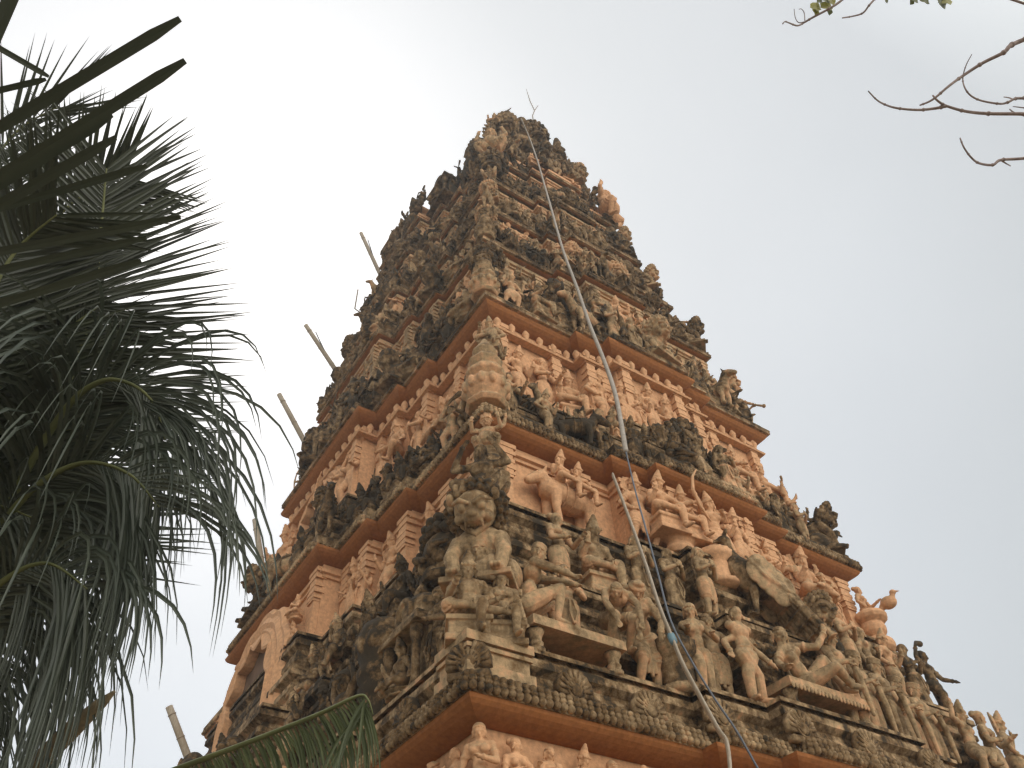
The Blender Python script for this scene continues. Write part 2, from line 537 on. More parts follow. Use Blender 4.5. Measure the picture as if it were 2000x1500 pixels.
for i, (a, b, h) in enumerate(TIERS):
    ov = (.48, OV, OV, .26, .20, .18, .18)[i]
    drop = (.42, .46, .46, .22, .18, .18, .18)[i]
    co = M()
    th = (.21 if i < 2 else .15)
    rr = [(a - ov, b - ov, .03, h - drop)]
    for q in range(1, 7):
        w = q / 6
        rr.append((a - ov, b - ov, .03 + (ov - .12) * math.sin(w * math.pi / 2) ** 1.25, h - drop + (drop - th - .02) * (1 - math.cos(w * math.pi / 2)) ** .9))
    band(co, rr)
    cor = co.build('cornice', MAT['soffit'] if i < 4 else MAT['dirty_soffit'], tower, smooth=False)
    fa = M()
    lip = -.07 if i < 2 else -.02
    rr = [(a, b, -.10, h - th - .02), (a, b, lip, h - th - .02), (a, b, lip, h - th * .5), (a, b, lip + .015, h - th * .45), (a, b, lip, h - .02), (a, b, -.10, h + .02), (a, b, -.6, h + .06)]
    band(fa, rr)
    fa.build('ledge_edge', MAT['bead'] if i < 2 else MAT['ledge'], cor)
    if i < 2:
        be = M()
        st = .105 if i == 0 else .10
        for p, n in along_edges(a, b, -.055, st):
            t3 = V((-n.y, n.x, 0)); n3 = V((n.x, n.y, 0))
            rot = Matrix((t3, n3, V((0, 0, 1)))).transposed()
            c = V((p.x, p.y, 0))
            be.ell(c + V((0, 0, h - th + .035)) + n3 * .01, (.05, .06, .055), rot, 8, 6)
            be.ell(c + V((0, 0, h - th * .45)), (.044, .045, .045), rot, 7, 5)
            be.ell(c + V((0, 0, h - .03)) - n3 * .01, (.05, .05, .045), rot, 7, 5)
        be.build('beading', MAT['bead'], cor, smooth=True)

# row of lotus buds under the third cornice and dentils under the others
a, b, h = TIERS[2]
fr = M()
band(fr, [(a - OV, b - OV, .02, h - .86), (a - OV, b - OV, .22, h - .86), (a - OV, b - OV, .24, h - .81), (a - OV, b - OV, .02, h - .80)])
fro = fr.build('bud_frieze', MAT['relief'], tower)
bm_ = M()
bm_.lathe([(.05, -.30), (.07, -.27), (.04, -.22), (.085, -.12), (.095, -.04), (.06, .04), (.035, .09), (.05, .12), (.02, .2)], (0, 0, 0), 12)
bme = bm_.mesh('lotus_bud', True)
for p, n in along_edges(a - OV, b - OV, .15, .40):
    if p.y > 3.2: continue
    o = link('lotus_bud', bme, MAT['relief'], fro)
    o.location = (p.x, p.y, h - .50)

# pilasters
def pilaster_mesh(hh, w):
    m = M()
    m.box((0, -.05, hh * .27), (w * .82, .16, hh * .54))
    m.box((0, -.06, hh * .03), (w * 1.15, .22, hh * .06))
    m.box((0, -.06, hh * .085), (w * 1.0, .19, hh * .03))
    zz = hh * .52
    for k, (ww, tt) in enumerate([(.9, .035), (1.08, .045), (.92, .03), (1.2, .05), (.95, .04), (1.12, .05), (.9, .06), (1.25, .055), (1.0, .035), (1.35, .06)]):
        t = hh * tt
        m.box((0, -.06, zz + t / 2), (w * ww, .13 + .08 * ww, t - .004))
        zz += t
    return m.mesh('pilaster')
for i in range(5):
    a, b, z = LEVELS[(i, 3)]
    hh = TIERS[i + 1][2] - .48 - z
    w = (.34, .27, .22, .2, .18)[i]
    me = pilaster_mesh(hh, w)
    spots = []
    for s in (-1, 1):
        for f, o in ((.96, 0), (.60, 0), (RB[1] - .03, OUTR[1]), (RB[0] + .06, OUTR[1]), (RB[0] - .045, OUTR[0])):
            spots.append((s * f * a, -b - o, 0))
    for f, o in ((-.965, 0), (-.80, 0), (-LB[2] + .02, OUTL[2]), (-LB[1] + .02, OUTL[1]), (-LB[0] + .025, OUTL[0]), (LB[0] + .07, OUTL[0]), (-LB[0] - .035, OUTL[1])):
        spots.append((-a - o, f * b, -math.pi / 2))
    for x, y, rz in spots:
        o = link('pilaster', me, MAT['wall'] if i < 2 else MAT['dirty_wall'], tower)
        o.location = (x, y, z); o.rotation_euler = (0, 0, rz)

# cusped arches on the long side, each closed by a dark-painted panel
def arch(i, yc, half, z0, zs, ztop, out=0.0):
    a, b, z = LEVELS[(i, 3)]
    xw = -(a + OUTL[0] + out)
    dep = .12
    n = 44
    def pr(t, k, sc):
        ang = math.pi * t
        r = 1.0 + sc * abs(math.sin(ang * 5.5))
        return yc - half * k * math.cos(ang) * r, zs + (ztop - zs) * k * math.sin(ang) * r
    fr = M()
    rows = [(1.0, .0, .0), (1.0, .0, .24), (1.06, .0, .26), (1.1, .0, .2), (1.14, .0, .22), (1.2, .0, .16), (1.27, .03, .2), (1.36, .05, .14), (1.42, .07, .16), (1.5, .07, .08), (1.54, .07, -.02 - out)]
    v = []
    for k, sc, d in rows:
        line = [(yc - half * k, z0)] + [pr(t / n, k, sc if k > 1.08 else -.16) for t in range(n + 1)] + [(yc + half * k, z0)]
        v.append([(xw - d, y, zz) for y, zz in line])
    k0 = 0
    cnt = len(v[0])
    fr.v = [p for r in v for p in r]
    for r in range(len(rows) - 1):
        for q in range(cnt - 1):
            fr.f.append((r * cnt + q, r * cnt + q + 1, (r + 1) * cnt + q + 1, (r + 1) * cnt + q))
    f = fr.build('arch_frame', MAT['wall'], tower)
    bk = M()
    line = v[0]
    bk.v = [(xw - .012, y, zz) for _, y, zz in line]
    bk.f = [tuple(range(len(line)))]
    bk.build('dark_panel', MAT['interior_shade'], f)  # flat sheet, shade of a deep interior painted in its colour
a3, b3, z3 = LEVELS[(0, 3)]
arch(0, .3, 1.28, LEVELS[(0, 2)][2] + .35, z3 - .30, z3 + .95, .30)
a3, b3, z3 = LEVELS[(1, 3)]
arch(1, .35, .95, z3 + .02, z3 + 1.1, z3 + 1.9)

# scroll-shaped fan ornaments standing on the lowest ledge edge
def fan_mesh():
    m = M()
    prof = []
    n = 22
    for k in range(n + 1):
        w = math.pi * (-.08 + 1.16 * k / n)
        r = .26 * (1 + .07 * abs(math.sin(w * 6)))
        prof.append((-r * math.cos(w), .19 + r * math.sin(w)))
    L = len(prof)
    v = [(x, -.05, z) for x, z in prof] + [(x, .05, z) for x, z in prof]
    f = [tuple(range(L)), tuple(range(2 * L - 1, L - 1, -1))] + [(k, L + k, L + (k + 1) % L, (k + 1) % L) for k in range(L)]
    m.add(v, f)
    for k in range(9):
        w = math.pi * (.02 + .96 * k / 8)
        m.tube([(-.08 * math.cos(w), -.06, .17 + .08 * math.sin(w)), (-.235 * math.cos(w), -.055, .19 + .235 * math.sin(w))], [.018, .03], 6)
    m.ell((0, -.06, .18), (.09, .05, .09))
    m.torus((0, -.055, .2), .13, .018, (0, 1, 0))
    m.box((0, 0, .03), (.5, .12, .08))
    return m.mesh('fan_ornament', True)
FAN = fan_mesh()
a, b, h = TIERS[0]
for x, off, rz in ((-6.45, 0, -math.pi / 4), (-4.95, 0, 0), (-3.75, 0, 0), (-2.75, .27, 0), (-1.5, .54, 0), (-.1, .54, 0), (1.4, .54, 0), (2.6, .27, 0), (4.2, 0, 0)):
    o = link('fan_ornament', FAN, MAT['bead'], tower)
    o.location = (x, -(b + off) + .22, h - .02); o.rotation_euler = (0, 0, rz)
for y in (-7.4, -5.6, -3.9, -2.0):
    o = link('fan_ornament', FAN, MAT['ledge'], tower)
    o.location = (-(a + out_left(y, b)) + .22, y, h - .02); o.rotation_euler = (0, 0, -math.pi / 2)

# ------------------------------------------------------------------ barrel roof on top of the tower
a, b, h = TIERS[6]
tm = M()
band(tm, [(a, b, -.12, h + .02), (a, b, -.12, h + .22), (a, b, -.3, h + .28), (a, b, -.3, h + .42), (a, b, -.2, h + .46), (a, b, -.2, h + .60), (a, b, -.45, h + .64),
          (a, b, -.5, h + 1.3), (a, b, -.38, h + 1.36), (a, b, -.38, h + 1.55), (a, b, -.8, h + 1.7)], )
tm.build('roof_moulding', MAT['wall'], tower)
zr = h + 1.55
def horseshoe(r, t):
    w = -.30 * math.pi + (1.60 * math.pi) * t
    return (r * math.cos(math.pi - w) * 1.0, r * .98 * math.sin(w))
bar = M()
LBAR, RB_ = 4.3, 2.4
zc = zr + 2.0
n = 30
rings = []
for y, k in ((-LBAR, 1.0), (-LBAR * .93, 1.0), (-LBAR * .9, .96), (-1.2, .95), (1.2, .95), (LBAR * .9, .96), (LBAR * .93, 1.0), (LBAR, 1.0)):
    rings.append([(horseshoe(RB_ * k, t / n)[0], y, zc + horseshoe(RB_ * k, t / n)[1] * 1.18) for t in range(n + 1)])
bar.v = [p for r in rings for p in r]
L1 = n + 1
for r in range(len(rings) - 1):
    for q in range(n):
        bar.f.append((r * L1 + q, (r + 1) * L1 + q, (r + 1) * L1 + q + 1, r * L1 + q + 1))
bar.f.append(tuple(range(L1)))
bar.f.append(tuple(len(bar.v) - 1 - q for q in range(L1)))
br = bar.build('barrel_roof', MAT['mixed'], tower)
# ribs, crest teeth and concentric rings on the gable
ga = M()
for r, rad, yy in ((2.3, .16, -LBAR - .02), (1.9, .10, -LBAR - .1), (1.45, .13, -LBAR - .12), (1.05, .08, -LBAR - .1)):
    ga.tube([(horseshoe(r, t / 40)[0], yy, zc + horseshoe(r, t / 40)[1] * 1.18) for t in range(41)], rad, 8)
for t in range(1, 40):
    x, z = horseshoe(2.45, t / 40)
    ga.tube([(x, -LBAR, zc + z * 1.18), (x * 1.07, -LBAR + .05, zc + z * 1.18 * 1.07)], [.10, .03], 6)
for t in range(2, 39, 2):
    x, z = horseshoe(1.6, t / 40)
    ga.ell((x, -LBAR - .12, zc + z * 1.18), .12)
ga.build('gable_arch', MAT['dark'], br, smooth=True)
cr_m = M()
for q in range(25):
    y = -LBAR + .4 + q * (2 * LBAR - .8) / 24
    cr_m.lathe([(.10, 0), (.16, .1), (.08, .2), (.13, .32), (.03, .5)], (0, y, zc + 2.58), 8)
cr_m.build('ridge_crest', MAT['mixed'], br, smooth=True)
for sy in (-3.0, -1.0, 1.0):
    km = M()
    km.torus((-2.3, sy, zr + 1.0), .55, .15, (1, 0, 0), n=18)
    km.ell((-2.2, sy, zr + 1.0), (.2, .5, .5))
    km.ell((-2.42, sy, zr + 1.62), (.2, .2, .26))
    km.build('dormer_ornament', MAT['dark'], br, smooth=True)

# ------------------------------------------------------------------ sculpture kit (unit height, front = -y)
class Fig:
    def __init__(s): s.p = {}
    def __getitem__(s, k):
        if k not in s.p: s.p[k] = M()
        return s.p[k]

def head(m, c, f, up=(0, 0, 1), s=.073):
    c = V(c); f = V(f).normalized(); up = V(up)
    r = f.cross(up).normalized(); up = r.cross(f)
    rot = Matrix((r, f, up)).transposed()
    P = lambda x, y, z: c + (r * x + f * y + up * z) * s
    E = lambda p, q: m.ell(P(*p), tuple(k * s for k in q), rot, 10, 7)
    E((0, -.1, .15), (.88, 1.0, .95)); E((0, .15, -.45), (.7, .78, .88)); E((0, .3, -.55), (.62, .66, .6))
    m.tube([P(0, .85, .15), P(0, 1.13, -.28)], [.12 * s, .2 * s], 6)
    for q in (-1, 1):
        m.tube([P(q * .12, .93, .24), P(q * .6, .70, .2)], [.11 * s, .1 * s], 6)
        E((q * .36, .78, .02), (.22, .14, .12))
        E((q * .95, -.05, -.25), (.14, .25, .5)); E((q * .97, -.02, -.8), (.17, .17, .2))
        E((q * .42, .62, -.4), (.26, .2, .24))
    E((0, .9, -.60), (.3, .13, .09)); E((0, .88, -.78), (.24, .13, .09)); E((0, .74, -1.08), (.26, .24, .2))
    return P, rot

def hand(m, w, d, side, s=1.0, curl=.35):
    w = V(w); d = V(d).normalized()
    a = d.cross(V((0, 0, 1)))
    if a.length < .1: a = V((1, 0, 0))
    a.normalize(); b = a.cross(d)
    m.ell(w + d * .032 * s, (.024 * s, .024 * s, .03 * s))
    for k, L in ((-1.5, .030), (-.5, .040), (.5, .042), (1.5, .036)):
        p = w + d * .05 * s + a * k * .0125 * s
        q = p + d * L * .5 * s
        m.tube([p, q, q + (d * (1 - curl) - b * curl) * L * .6 * s], [.0085 * s, .008 * s, .007 * s], 5)
    p = w + d * .02 * s - a * side * .02 * s
    m.tube([p, p - a * side * .018 * s + d * .02 * s, p - a * side * .016 * s + d * .045 * s], [.011 * s, .010 * s, .008 * s], 5)

def fig(arms, legs, hip=(0, 0, .50), chest=None, hd=None, look=(0, -1, 0), turn=0.0, sh=.125, fat=1.0, fem=False, crown='tall',
        garment='dhoti', orn=True, halo=False, hs=.073, up=(0, 0, 1), faces=1, belly=0.0):
    F = Fig(); B = F['body']
    hip = V(hip); chest = V(chest) if chest else hip + V((0, 0, .235)); hd = V(hd) if hd else chest + V((0, -.015, .205))
    z = (chest - hip).normalized()
    x = V((math.cos(turn), math.sin(turn), 0)); x = (x - z * x.dot(z)).normalized()
    y = z.cross(x)
    rot = Matrix((x, y, z)).transposed()
    B.ell(hip, (.105 * fat * (1.08 if fem else 1), .083 * fat, .085), rot)
    B.ell(hip.lerp(chest, .45), ((.078 if fem else .088) * fat, .070 * fat, .12), rot)
    if belly: B.ell(hip.lerp(chest, .3) - y * .06, (.13 * belly, .13 * belly, .125 * belly), rot)
    B.ell(chest + z * .005, (.118 * fat, .076 * fat, .105), rot)
    ds = (hip + z * .235) - chest
    shp = {}
    for q in (-1, 1):
        sp = chest + x * q * sh + z * .055
        shp[q] = sp
        B.ell(sp, .048)
        B.ell(chest + x * q * .055 - y * .052 + z * .01, (.05, .035 if not fem else .052, .045 if not fem else .05), rot)
    B.tube([shp[-1], chest + z * .085, shp[1]], [.042, .052, .042], 8)
    B.tube([chest + z * .09, hd - V(up) * .03], [.046, .038], 9)
    if orn:
        for k in range(14):
            w = math.pi * 2 * k / 14
            B.ell(chest + z * (.085 - .045 * (1 - math.cos(w)) * .5 - .01) + x * .07 * math.sin(w) - y * (.02 + .06 * (1 - math.cos(w)) * .5), .012, None, 6, 4)
        B.torus(hip + z * .055, .088 * fat, .011, z, .85)
    off = hip - V((0, 0, .5))
    for (q, e, w, *hd_) in arms:
        e = V(e); w = V(w)
        s0 = shp[q]
        B.tube([s0, s0.lerp(e, .5), e], [.042 * fat ** .5, .040 * fat ** .5, .033], 9)
        B.tube([e, e.lerp(w, .35), w], [.034, .035, .024], 9)
        hand(B, w, hd_[0] if hd_ else (w - e), q)
        if orn:
            B.torus(s0.lerp(e, .5), .043, .010, (e - s0)); B.torus(w.lerp(e, .1), .029, .009, (w - e))
    for (q, k, an, *ft) in legs:
        k = V(k); an = V(an)
        hp = hip + x * q * .060 - z * .02
        B.tube([hp, hp.lerp(k, .4), k], [.076 * fat, .070 * fat, .047], 10)
        B.tube([k, k.lerp(an, .35), an], [.046, .048, .030], 10)
        fd = V(ft[0]).normalized() if ft else V((q * .25, -1, 0)).normalized()
        B.tube([an + V((0, 0, -.012)), an + fd * .05 + V((0, 0, -.018)), an + fd * .10 + V((0, 0, -.026))], [.030, .030, .02], 8)
        if orn: B.torus(an + V((0, 0, .02)), .036, .009, (an - k))
        if garment == 'dhoti':
            G = F['garment']
            G.tube([hp + z * .01, hp.lerp(k, .5), k.lerp(hp, .06)], [.088 * fat, .082 * fat, .060], 12, True)
            for t in (.25, .42, .6, .78, .94):
                G.torus(hp.lerp(k, t), (.092 - .034 * t) * fat, .009, (k - hp) + V((.3 * q, 0, 0)) * .2)
        if garment == 'trousers':
            F['garment'].tube([hp, k, an.lerp(k, .15)], [.084 * fat, .062, .05], 10)
    if garment == 'dhoti':
        G = F['garment']
        G.torus(hip + z * .03, .10 * fat, .022, z, .8)
        if legs and (legs[0][1][2] < hip.z - .1):
            for k in (-1, 0, 1):
                G.tube([hip - y * .085 + x * k * .02, hip - y * .085 + V((k * .03, 0, -.16)), hip - y * .06 + V((k * .045, 0, -.30 + .03 * abs(k)))], [.016, .017, .02], 6)
            G.tube([hip + x * .095 + z * .03 - y * .03, hip - y * .10 - z * .06, hip - x * .095 + z * .03 - y * .03], .014, 7)
    if garment == 'skirt':
        G = F['garment']
        zb = min(l[2][2] for l in legs) if legs else 0
        c = hip
        prof = []
        for t in range(9):
            u_ = t / 8
            prof.append((.103 + .035 * u_ ** 1.6, .05 - (hip.z + .02 - zb) * u_))
        G.lathe(prof[::-1], c, 40, .8, 13, .045)
        G.torus(hip + z * .04, .10, .02, z, .8)
        for k in (-1, 1):
            G.tube([hip - y * .1 + x * k * .02 + z * .02, hip - y * .125 + x * k * .045 - V((0, 0, .14)), hip - y * .12 + x * k * .01 - V((0, 0, .27))], [.012, .016, .014], 6)
    # head(s)
    lk = V(look).normalized(); lk = V((lk.x, lk.y, lk.z - .38))
    H = F['head'] if False else B
    dirs = [lk] if faces == 1 else [lk] + [Matrix.Rotation(R(q), 3, 'Z') @ lk for q in (-62, 62)]
    for dd in dirs:
        cc = hd + (dd.normalized() * .028 if faces > 1 else V((0, 0, 0)))
        P, hr = head(B, cc, dd, up, hs * (.86 if faces > 1 else 1))
        C = F['crown']; s = hs * (.8 if faces > 1 else 1)
        uu = hr @ V((0, 0, 1)); ff = hr @ V((0, 1, 0))
        if crown == 'tall':
            C.lathe([(.98 * s, .1 * s), (1.1 * s, .35 * s), (1.02 * s, .6 * s), (.82 * s, .75 * s), (.95 * s, .95 * s), (.75 * s, 1.25 * s), (.82 * s, 1.4 * s), (.55 * s, 1.8 * s), (.6 * s, 1.95 * s), (.3 * s, 2.4 * s), (.34 * s, 2.55 * s), (.1 * s, 2.8 * s)], cc - ff * s * .12, 14, axis=uu)
            for k in range(-2, 3): C.ell(P(.42 * k, .95 - .1 * abs(k), .62), (.2 * s, .16 * s, .24 * s), hr, 8, 5)
        elif crown == 'turban':
            C.torus(P(0, -.08, .5), .86 * s, .34 * s, uu + ff * .25); C.torus(P(0, -.05, .82), .6 * s, .36 * s, uu - ff * .2); C.ell(P(0, -.1, .95), (.62 * s, .66 * s, .45 * s), hr)
            C.ell(P(0, .75, 1.0), (.2 * s, .2 * s, .3 * s), hr)
        elif crown == 'cap':
            C.lathe([(.98 * s, .15 * s), (1.0 * s, .3 * s), (.98 * s, .9 * s), (1.06 * s, .92 * s), (1.02 * s, 1.15 * s)], cc - ff * s * .08, 16, axis=uu)
            C.ell(P(0, .7, .28), (.6 * s, .5 * s, .12 * s), hr)
        elif crown == 'hair':
            C.ell(P(0, -.28, .32), (1.0 * s, .98 * s, .92 * s), hr); C.ell(P(0, -.7, -.4), (.85 * s, .55 * s, .85 * s), hr)
            for k in range(-2, 3): C.ell(P(.34 * k, .55 - .08 * k * k, .72 - .05 * k * k), (.22 * s, .3 * s, .2 * s), hr, 8, 5)
        elif crown == 'bun':
            C.ell(P(0, -.22, .38), (.97 * s, .98 * s, .84 * s), hr); C.ell(P(0, -1.15, .35), (.6 * s, .62 * s, .6 * s), hr)
        elif crown == 'topknot':
            C.ell(P(0, -.18, .4), (.96 * s, .98 * s, .82 * s), hr); C.ell(P(0, -.1, 1.25), (.52 * s, .52 * s, .5 * s), hr); C.torus(P(0, -.1, .95), .42 * s, .16 * s, uu)
        elif crown == 'bald':
            C.torus(P(0, -.1, .55), .82 * s, .1 * s, uu)
    if halo:
        C = F['halo']
        C.lathe([(.16, -.012), (.165, .012)], hd + V((0, .05, .02)), 28, 1, 14, .06, axis=(0, 1, 0))
        C.torus(hd + V((0, .035, .02)), .115, .016, (0, 1, 0), n=22)
    return F

def A_(kind, q, dz=0.0, dx=0.0, dy=0.0):
    e, w = {'down': ((.185, .01, .60), (.2, -.04, .46)), 'anjali': ((.19, -.06, .61), (.022, -.175, .69)), 'raise': ((.24, -.05, .70), (.22, -.12, .86)),
            'up': ((.25, .0, .84), (.20, -.04, 1.03)), 'hip': ((.25, .01, .62), (.125, -.06, .53)), 'out': ((.25, -.05, .69), (.40, -.12, .73)),
            'chest': ((.19, -.06, .60), (.05, -.155, .63)), 'fwd': ((.18, -.10, .62), (.12, -.27, .66)), 'bless': ((.19, -.05, .60), (.17, -.17, .72)),
            'back': ((.26, .05, .78), (.31, .02, .95)), 'low': ((.22, .02, .61), (.30, -.05, .50))}[kind]
    d = (0, 0, 1) if kind in ('anjali', 'up', 'raise', 'back') else None
    if kind == 'bless': d = (0, -.2, 1)
    if kind == 'chest': d = (-q * 1, -.1, .3)
    o = V((dx, dy, dz))
    r = [q, V((q * e[0], e[1], e[2])) + o, V((q * w[0], w[1], w[2])) + o]
    if d: r.append(d)
    return tuple(r)
def LEG(q, k='stand'):
    return {'stand': (q, (q * .068, -.02, .265), (q * .07, .0, .04)), 'wide': (q, (q * .15, -.06, .27), (q * .19, 0, .04)), 'bent': (q, (q * .19, -.11, .33), (q * .10, -.01, .04)),
            'step': (q, (q * .09, -.10, .29), (q * .08, -.04, .04)), 'lift': (q, (q * .22, -.14, .47), (q * .04, -.14, .30)), 'trail': (q, (q * .08, .02, .26), (q * .12, .12, .05))}[k]
STD = [LEG(-1), LEG(1)]
def pedestal(F, z, w=.20, d=.17, style=0):
    m = F['pedestal']
    if style == 0:
        m.box((0, 0, z * .5 - .01), (w * 1.7, d * 1.7, z * .7)); m.box((0, 0, z * .12), (w * 2, d * 2, z * .24)); m.box((0, 0, z * .88 - .01), (w * 1.95, d * 1.95, z * .2))
    else:
        m.lathe([(w * .9, 0), (w, z * .2), (w * .7, z * .5), (w * 1.05, z * .8), (w * .95, z)], (0, 0, 0), 20, d / w, 10, .04)
def seated(arms, cross=False, zp=.22, **k):
    h = zp + .085
    dz = h - .5
    if cross:
        legs = [(-1, (-.23, -.14, h - .03), (.06, -.20, h - .045), (1, -.1, 0)), (1, (.23, -.14, h - .03), (-.08, -.23, h - .02), (-1, -.1, 0))]
    else:
        legs = [(-1, (-.20, -.16, h - .0), (.02, -.21, h - .04), (1, -.1, 0)), (1, (.10, -.22, h - .01), (.09, -.23, max(.04, h - .27)))]
    F = fig([A_(a, q, dz) for q, a in arms], legs, hip=(0, 0, h), **k)
    pedestal(F, zp, .21, .18, 1 if cross else 0)
    return F

def quad(L=.5, h=.5, fat=.13, neck=.22, hs=.1, kind='bull'):
    F = Fig(); B = F['body']
    B.tube([(-L * .45, 0, h), (-L * .1, 0, h * .97), (L * .25, 0, h), (L * .45, 0, h * 1.05)], [fat * .85, fat * 1.05, fat, fat * .85], 12)
    for x in (-L * .4, L * .38):
        for y in (-fat * .55, fat * .55):
            B.tube([(x, y, h * .9), (x + .03, y, h * .45), (x, y, .05)], [fat * .48, fat * .3, fat * .24], 9)
            B.ell((x + .02, y, .03), (fat * .32, fat * .3, .035))
    nb = V((L * .45, 0, h * 1.1)); hp = nb + V((neck * .8, 0, neck))
    B.tube([nb, nb.lerp(hp, .5), hp], [fat * .75, fat * .6, fat * .45], 10)
    if kind == 'elephant':
        B.ell(hp, (hs * 1.2, hs * 1.1, hs * 1.3)); B.tube([hp + V((hs, 0, -.02)), hp + V((hs * 1.7, 0, -hs * 1.5)), hp + V((hs * 1.4, 0, -hs * 3)), hp + V((hs * 1.9, 0, -hs * 3.6))], [hs * .6, hs * .42, hs * .3, hs * .2], 9)
        for q in (-1, 1): B.ell(hp + V((-.02, q * hs * 1.2, 0)), (hs * .3, hs * .25, hs * 1.0)); B.tube([hp + V((hs, q * hs * .5, -hs * .6)), hp + V((hs * 2.1, q * hs * .6, -hs))], [.025, .012], 6)
    else:
        B.tube([hp + V((-.02, 0, .02)), hp + V((hs * .9, 0, -hs * .5)), hp + V((hs * 1.9, 0, -hs * 1.3))], [hs * .8, hs * .72, hs * .5], 10)
        for q in (-1, 1):
            B.tube([hp + V((-.02, q * hs * .5, hs * .6)), hp + V((-.03, q * hs * .9, hs * 1.3))], [hs * .28, hs * .1], 6)
            B.ell(hp + V((hs * .9, q * hs * .6, 0)), hs * .18)
        if kind == 'horse':
            for k in range(7):
                p = nb.lerp(hp, k / 6) + V((-fat * .5, 0, fat * .3)); B.ell(p, (.045, .03, .06))
        if kind == 'bull': B.ell((L * .3, 0, h + fat * .95), (fat * .6, fat * .4, fat * .5))
    B.tube([(-L * .5, 0, h * 1.05), (-L * .62, 0, h * .8), (-L * .6, 0, h * .4)], [.03, .025, .035], 7)
    G = F['saddle']
    G.torus((0, 0, h), fat * 1.08, .015, (1, 0, 0)); G.torus((L * .2, 0, h), fat * 1.06, .013, (1, 0, 0)); G.box((-.02, 0, h + fat * .98), (L * .4, fat * 1.3, .04))
    m = Matrix.Rotation(-math.pi / 2, 4, 'Z')
    for k in F.p: F.p[k] = F.p[k].xf(m)
    return F

def lion_face(M_, c0, s, mane=None, pitch=.8):
    """snarling guardian mask: bulging eyes, brows, snout, open jaw with teeth, mane of curls"""
    m = M(); c = V((0, 0, 0))
    m.ell(c, (s * .95, s * .8, s * .95)); m.ell(c + V((0, -.62 * s, -.12 * s)), (.55 * s, .42 * s, .34 * s)); m.ell(c + V((0, -.98 * s, .06 * s)), (.3 * s, .16 * s, .17 * s))
    for q in (-1, 1):
        m.ell(c + V((q * .42 * s, -.66 * s, .3 * s)), .23 * s); m.tube([c + V((q * .14 * s, -.76 * s, .5 * s)), c + V((q * .5 * s, -.7 * s, .66 * s)), c + V((q * .82 * s, -.45 * s, .48 * s))], [.1 * s, .13 * s, .08 * s], 7)
        m.ell(c + V((q * .62 * s, -.55 * s, -.2 * s)), .26 * s); m.ell(c + V((q * 1.0 * s, 0, .62 * s)), (.2 * s, .16 * s, .3 * s))
        m.tube([c + V((q * .36 * s, -.85 * s, -.35 * s)), c + V((q * .38 * s, -.9 * s, -.62 * s))], [.08 * s, .03 * s], 6)
    m.tube([c + V((-.55 * s, -.4 * s, -.5 * s)), c + V((0, -.74 * s, -.86 * s)), c + V((.55 * s, -.4 * s, -.5 * s))], [.16 * s, .2 * s, .16 * s], 8)
    for k in range(-3, 4): m.tube([c + V((k * .12 * s, -.78 * s, -.38 * s)), c + V((k * .12 * s, -.78 * s, -.52 * s))], [.055 * s, .04 * s], 5)
    mf = m; m = M() if mane is not None else m
    for ring, rr, n_ in ((0, 1.08, 17), (1, 1.3, 19)):
        for k in range(n_):
            w = math.pi * (-.35 + 1.7 * k / (n_ - 1))
            m.ell(c + V((-rr * s * math.cos(w), (.05 + .25 * ring) * s, rr * s * math.sin(w))), (.2 * s, .2 * s, .2 * s), None, 7, 5)
    T_ = Matrix.Translation(c0) @ Matrix.Rotation(pitch, 4, 'X')
    M_.join(mf.xf(T_))
    if mane is not None: mane.join(m.xf(T_))

def rings_post(m, r, z0, z1, n):
    d = (z1 - z0) / n
    for k in range(n): m.ell((0, 0, z0 + d * (k + .5)), (r * (.9 + .15 * (k % 2)), r * (.9 + .15 * (k % 2)), d * .62), None, 16, 8)

KITS = {}
def K(name, F, vox=.0105, cat='statue'):
    KITS[name] = (F, vox)
# --- standing
K('folded_palms', fig([A_('anjali', -1), A_('anjali', 1)], STD, crown='bald', garment='skirt'))
K('folded_palms_long_hair', fig([A_('anjali', -1), A_('anjali', 1)], STD, crown='hair', garment='dhoti', turn=.25, look=(.35, -1, 0)))
K('crowned_attendant', fig([A_('hip', -1), A_('bless', 1)], [LEG(-1, 'step'), LEG(1)], crown='tall', garment='dhoti', chest=(.02, -.01, .735)))
K('woman_with_bun', fig([A_('chest', -1), A_('fwd', 1)], STD, crown='bun', fem=True, garment='dhoti', look=(.75, -.7, 0), chest=(-.015, -.02, .73)))
K('long_skirted_woman', fig([A_('down', -1), A_('chest', 1)], STD, crown='hair', fem=True, garment='skirt', look=(.2, -1, -.1)))
K('raised_arm_dancer', fig([A_('up', -1), A_('low', 1)], [LEG(-1, 'bent'), LEG(1, 'lift')], crown='tall', garment='dhoti', chest=(.03, 0, .73), hd=(.01, -.02, .93)))
K('wide_stance_guardian', fig([A_('hip', -1), A_('raise', 1)], [LEG(-1, 'wide'), LEG(1, 'bent')], crown='tall', garment='dhoti', fat=1.12, halo=True))
K('turbaned_man', fig([A_('down', -1), A_('chest', 1)], [LEG(-1), LEG(1, 'step')], crown='turban', garment='skirt', look=(-.3, -1, 0)))
def soldier():
    F = fig([A_('chest', -1), A_('chest', 1, dz=-.06)], [LEG(-1), LEG(1)], crown='cap', garment='trousers', orn=False, look=(.2, -1, 0), fat=1.05)
    G = F['garment']
    G.lathe([(.10, -.14), (.115, -.05), (.105, .03), (.10, .1), (.125, .2), (.12, .26)], (0, 0, .52), 18, .72)
    G.torus((0, 0, .58), .108, .012, (0, 0, 1), .74)
    F['sword'].tube([(0.02, -.16, .60), (.03, -.17, .36), (.03, -.165, .10)], [.034, .032, .02], 8); F['sword'].tube([(-.05, -.155, .61), (.09, -.155, .60)], .018, 7)
    return F
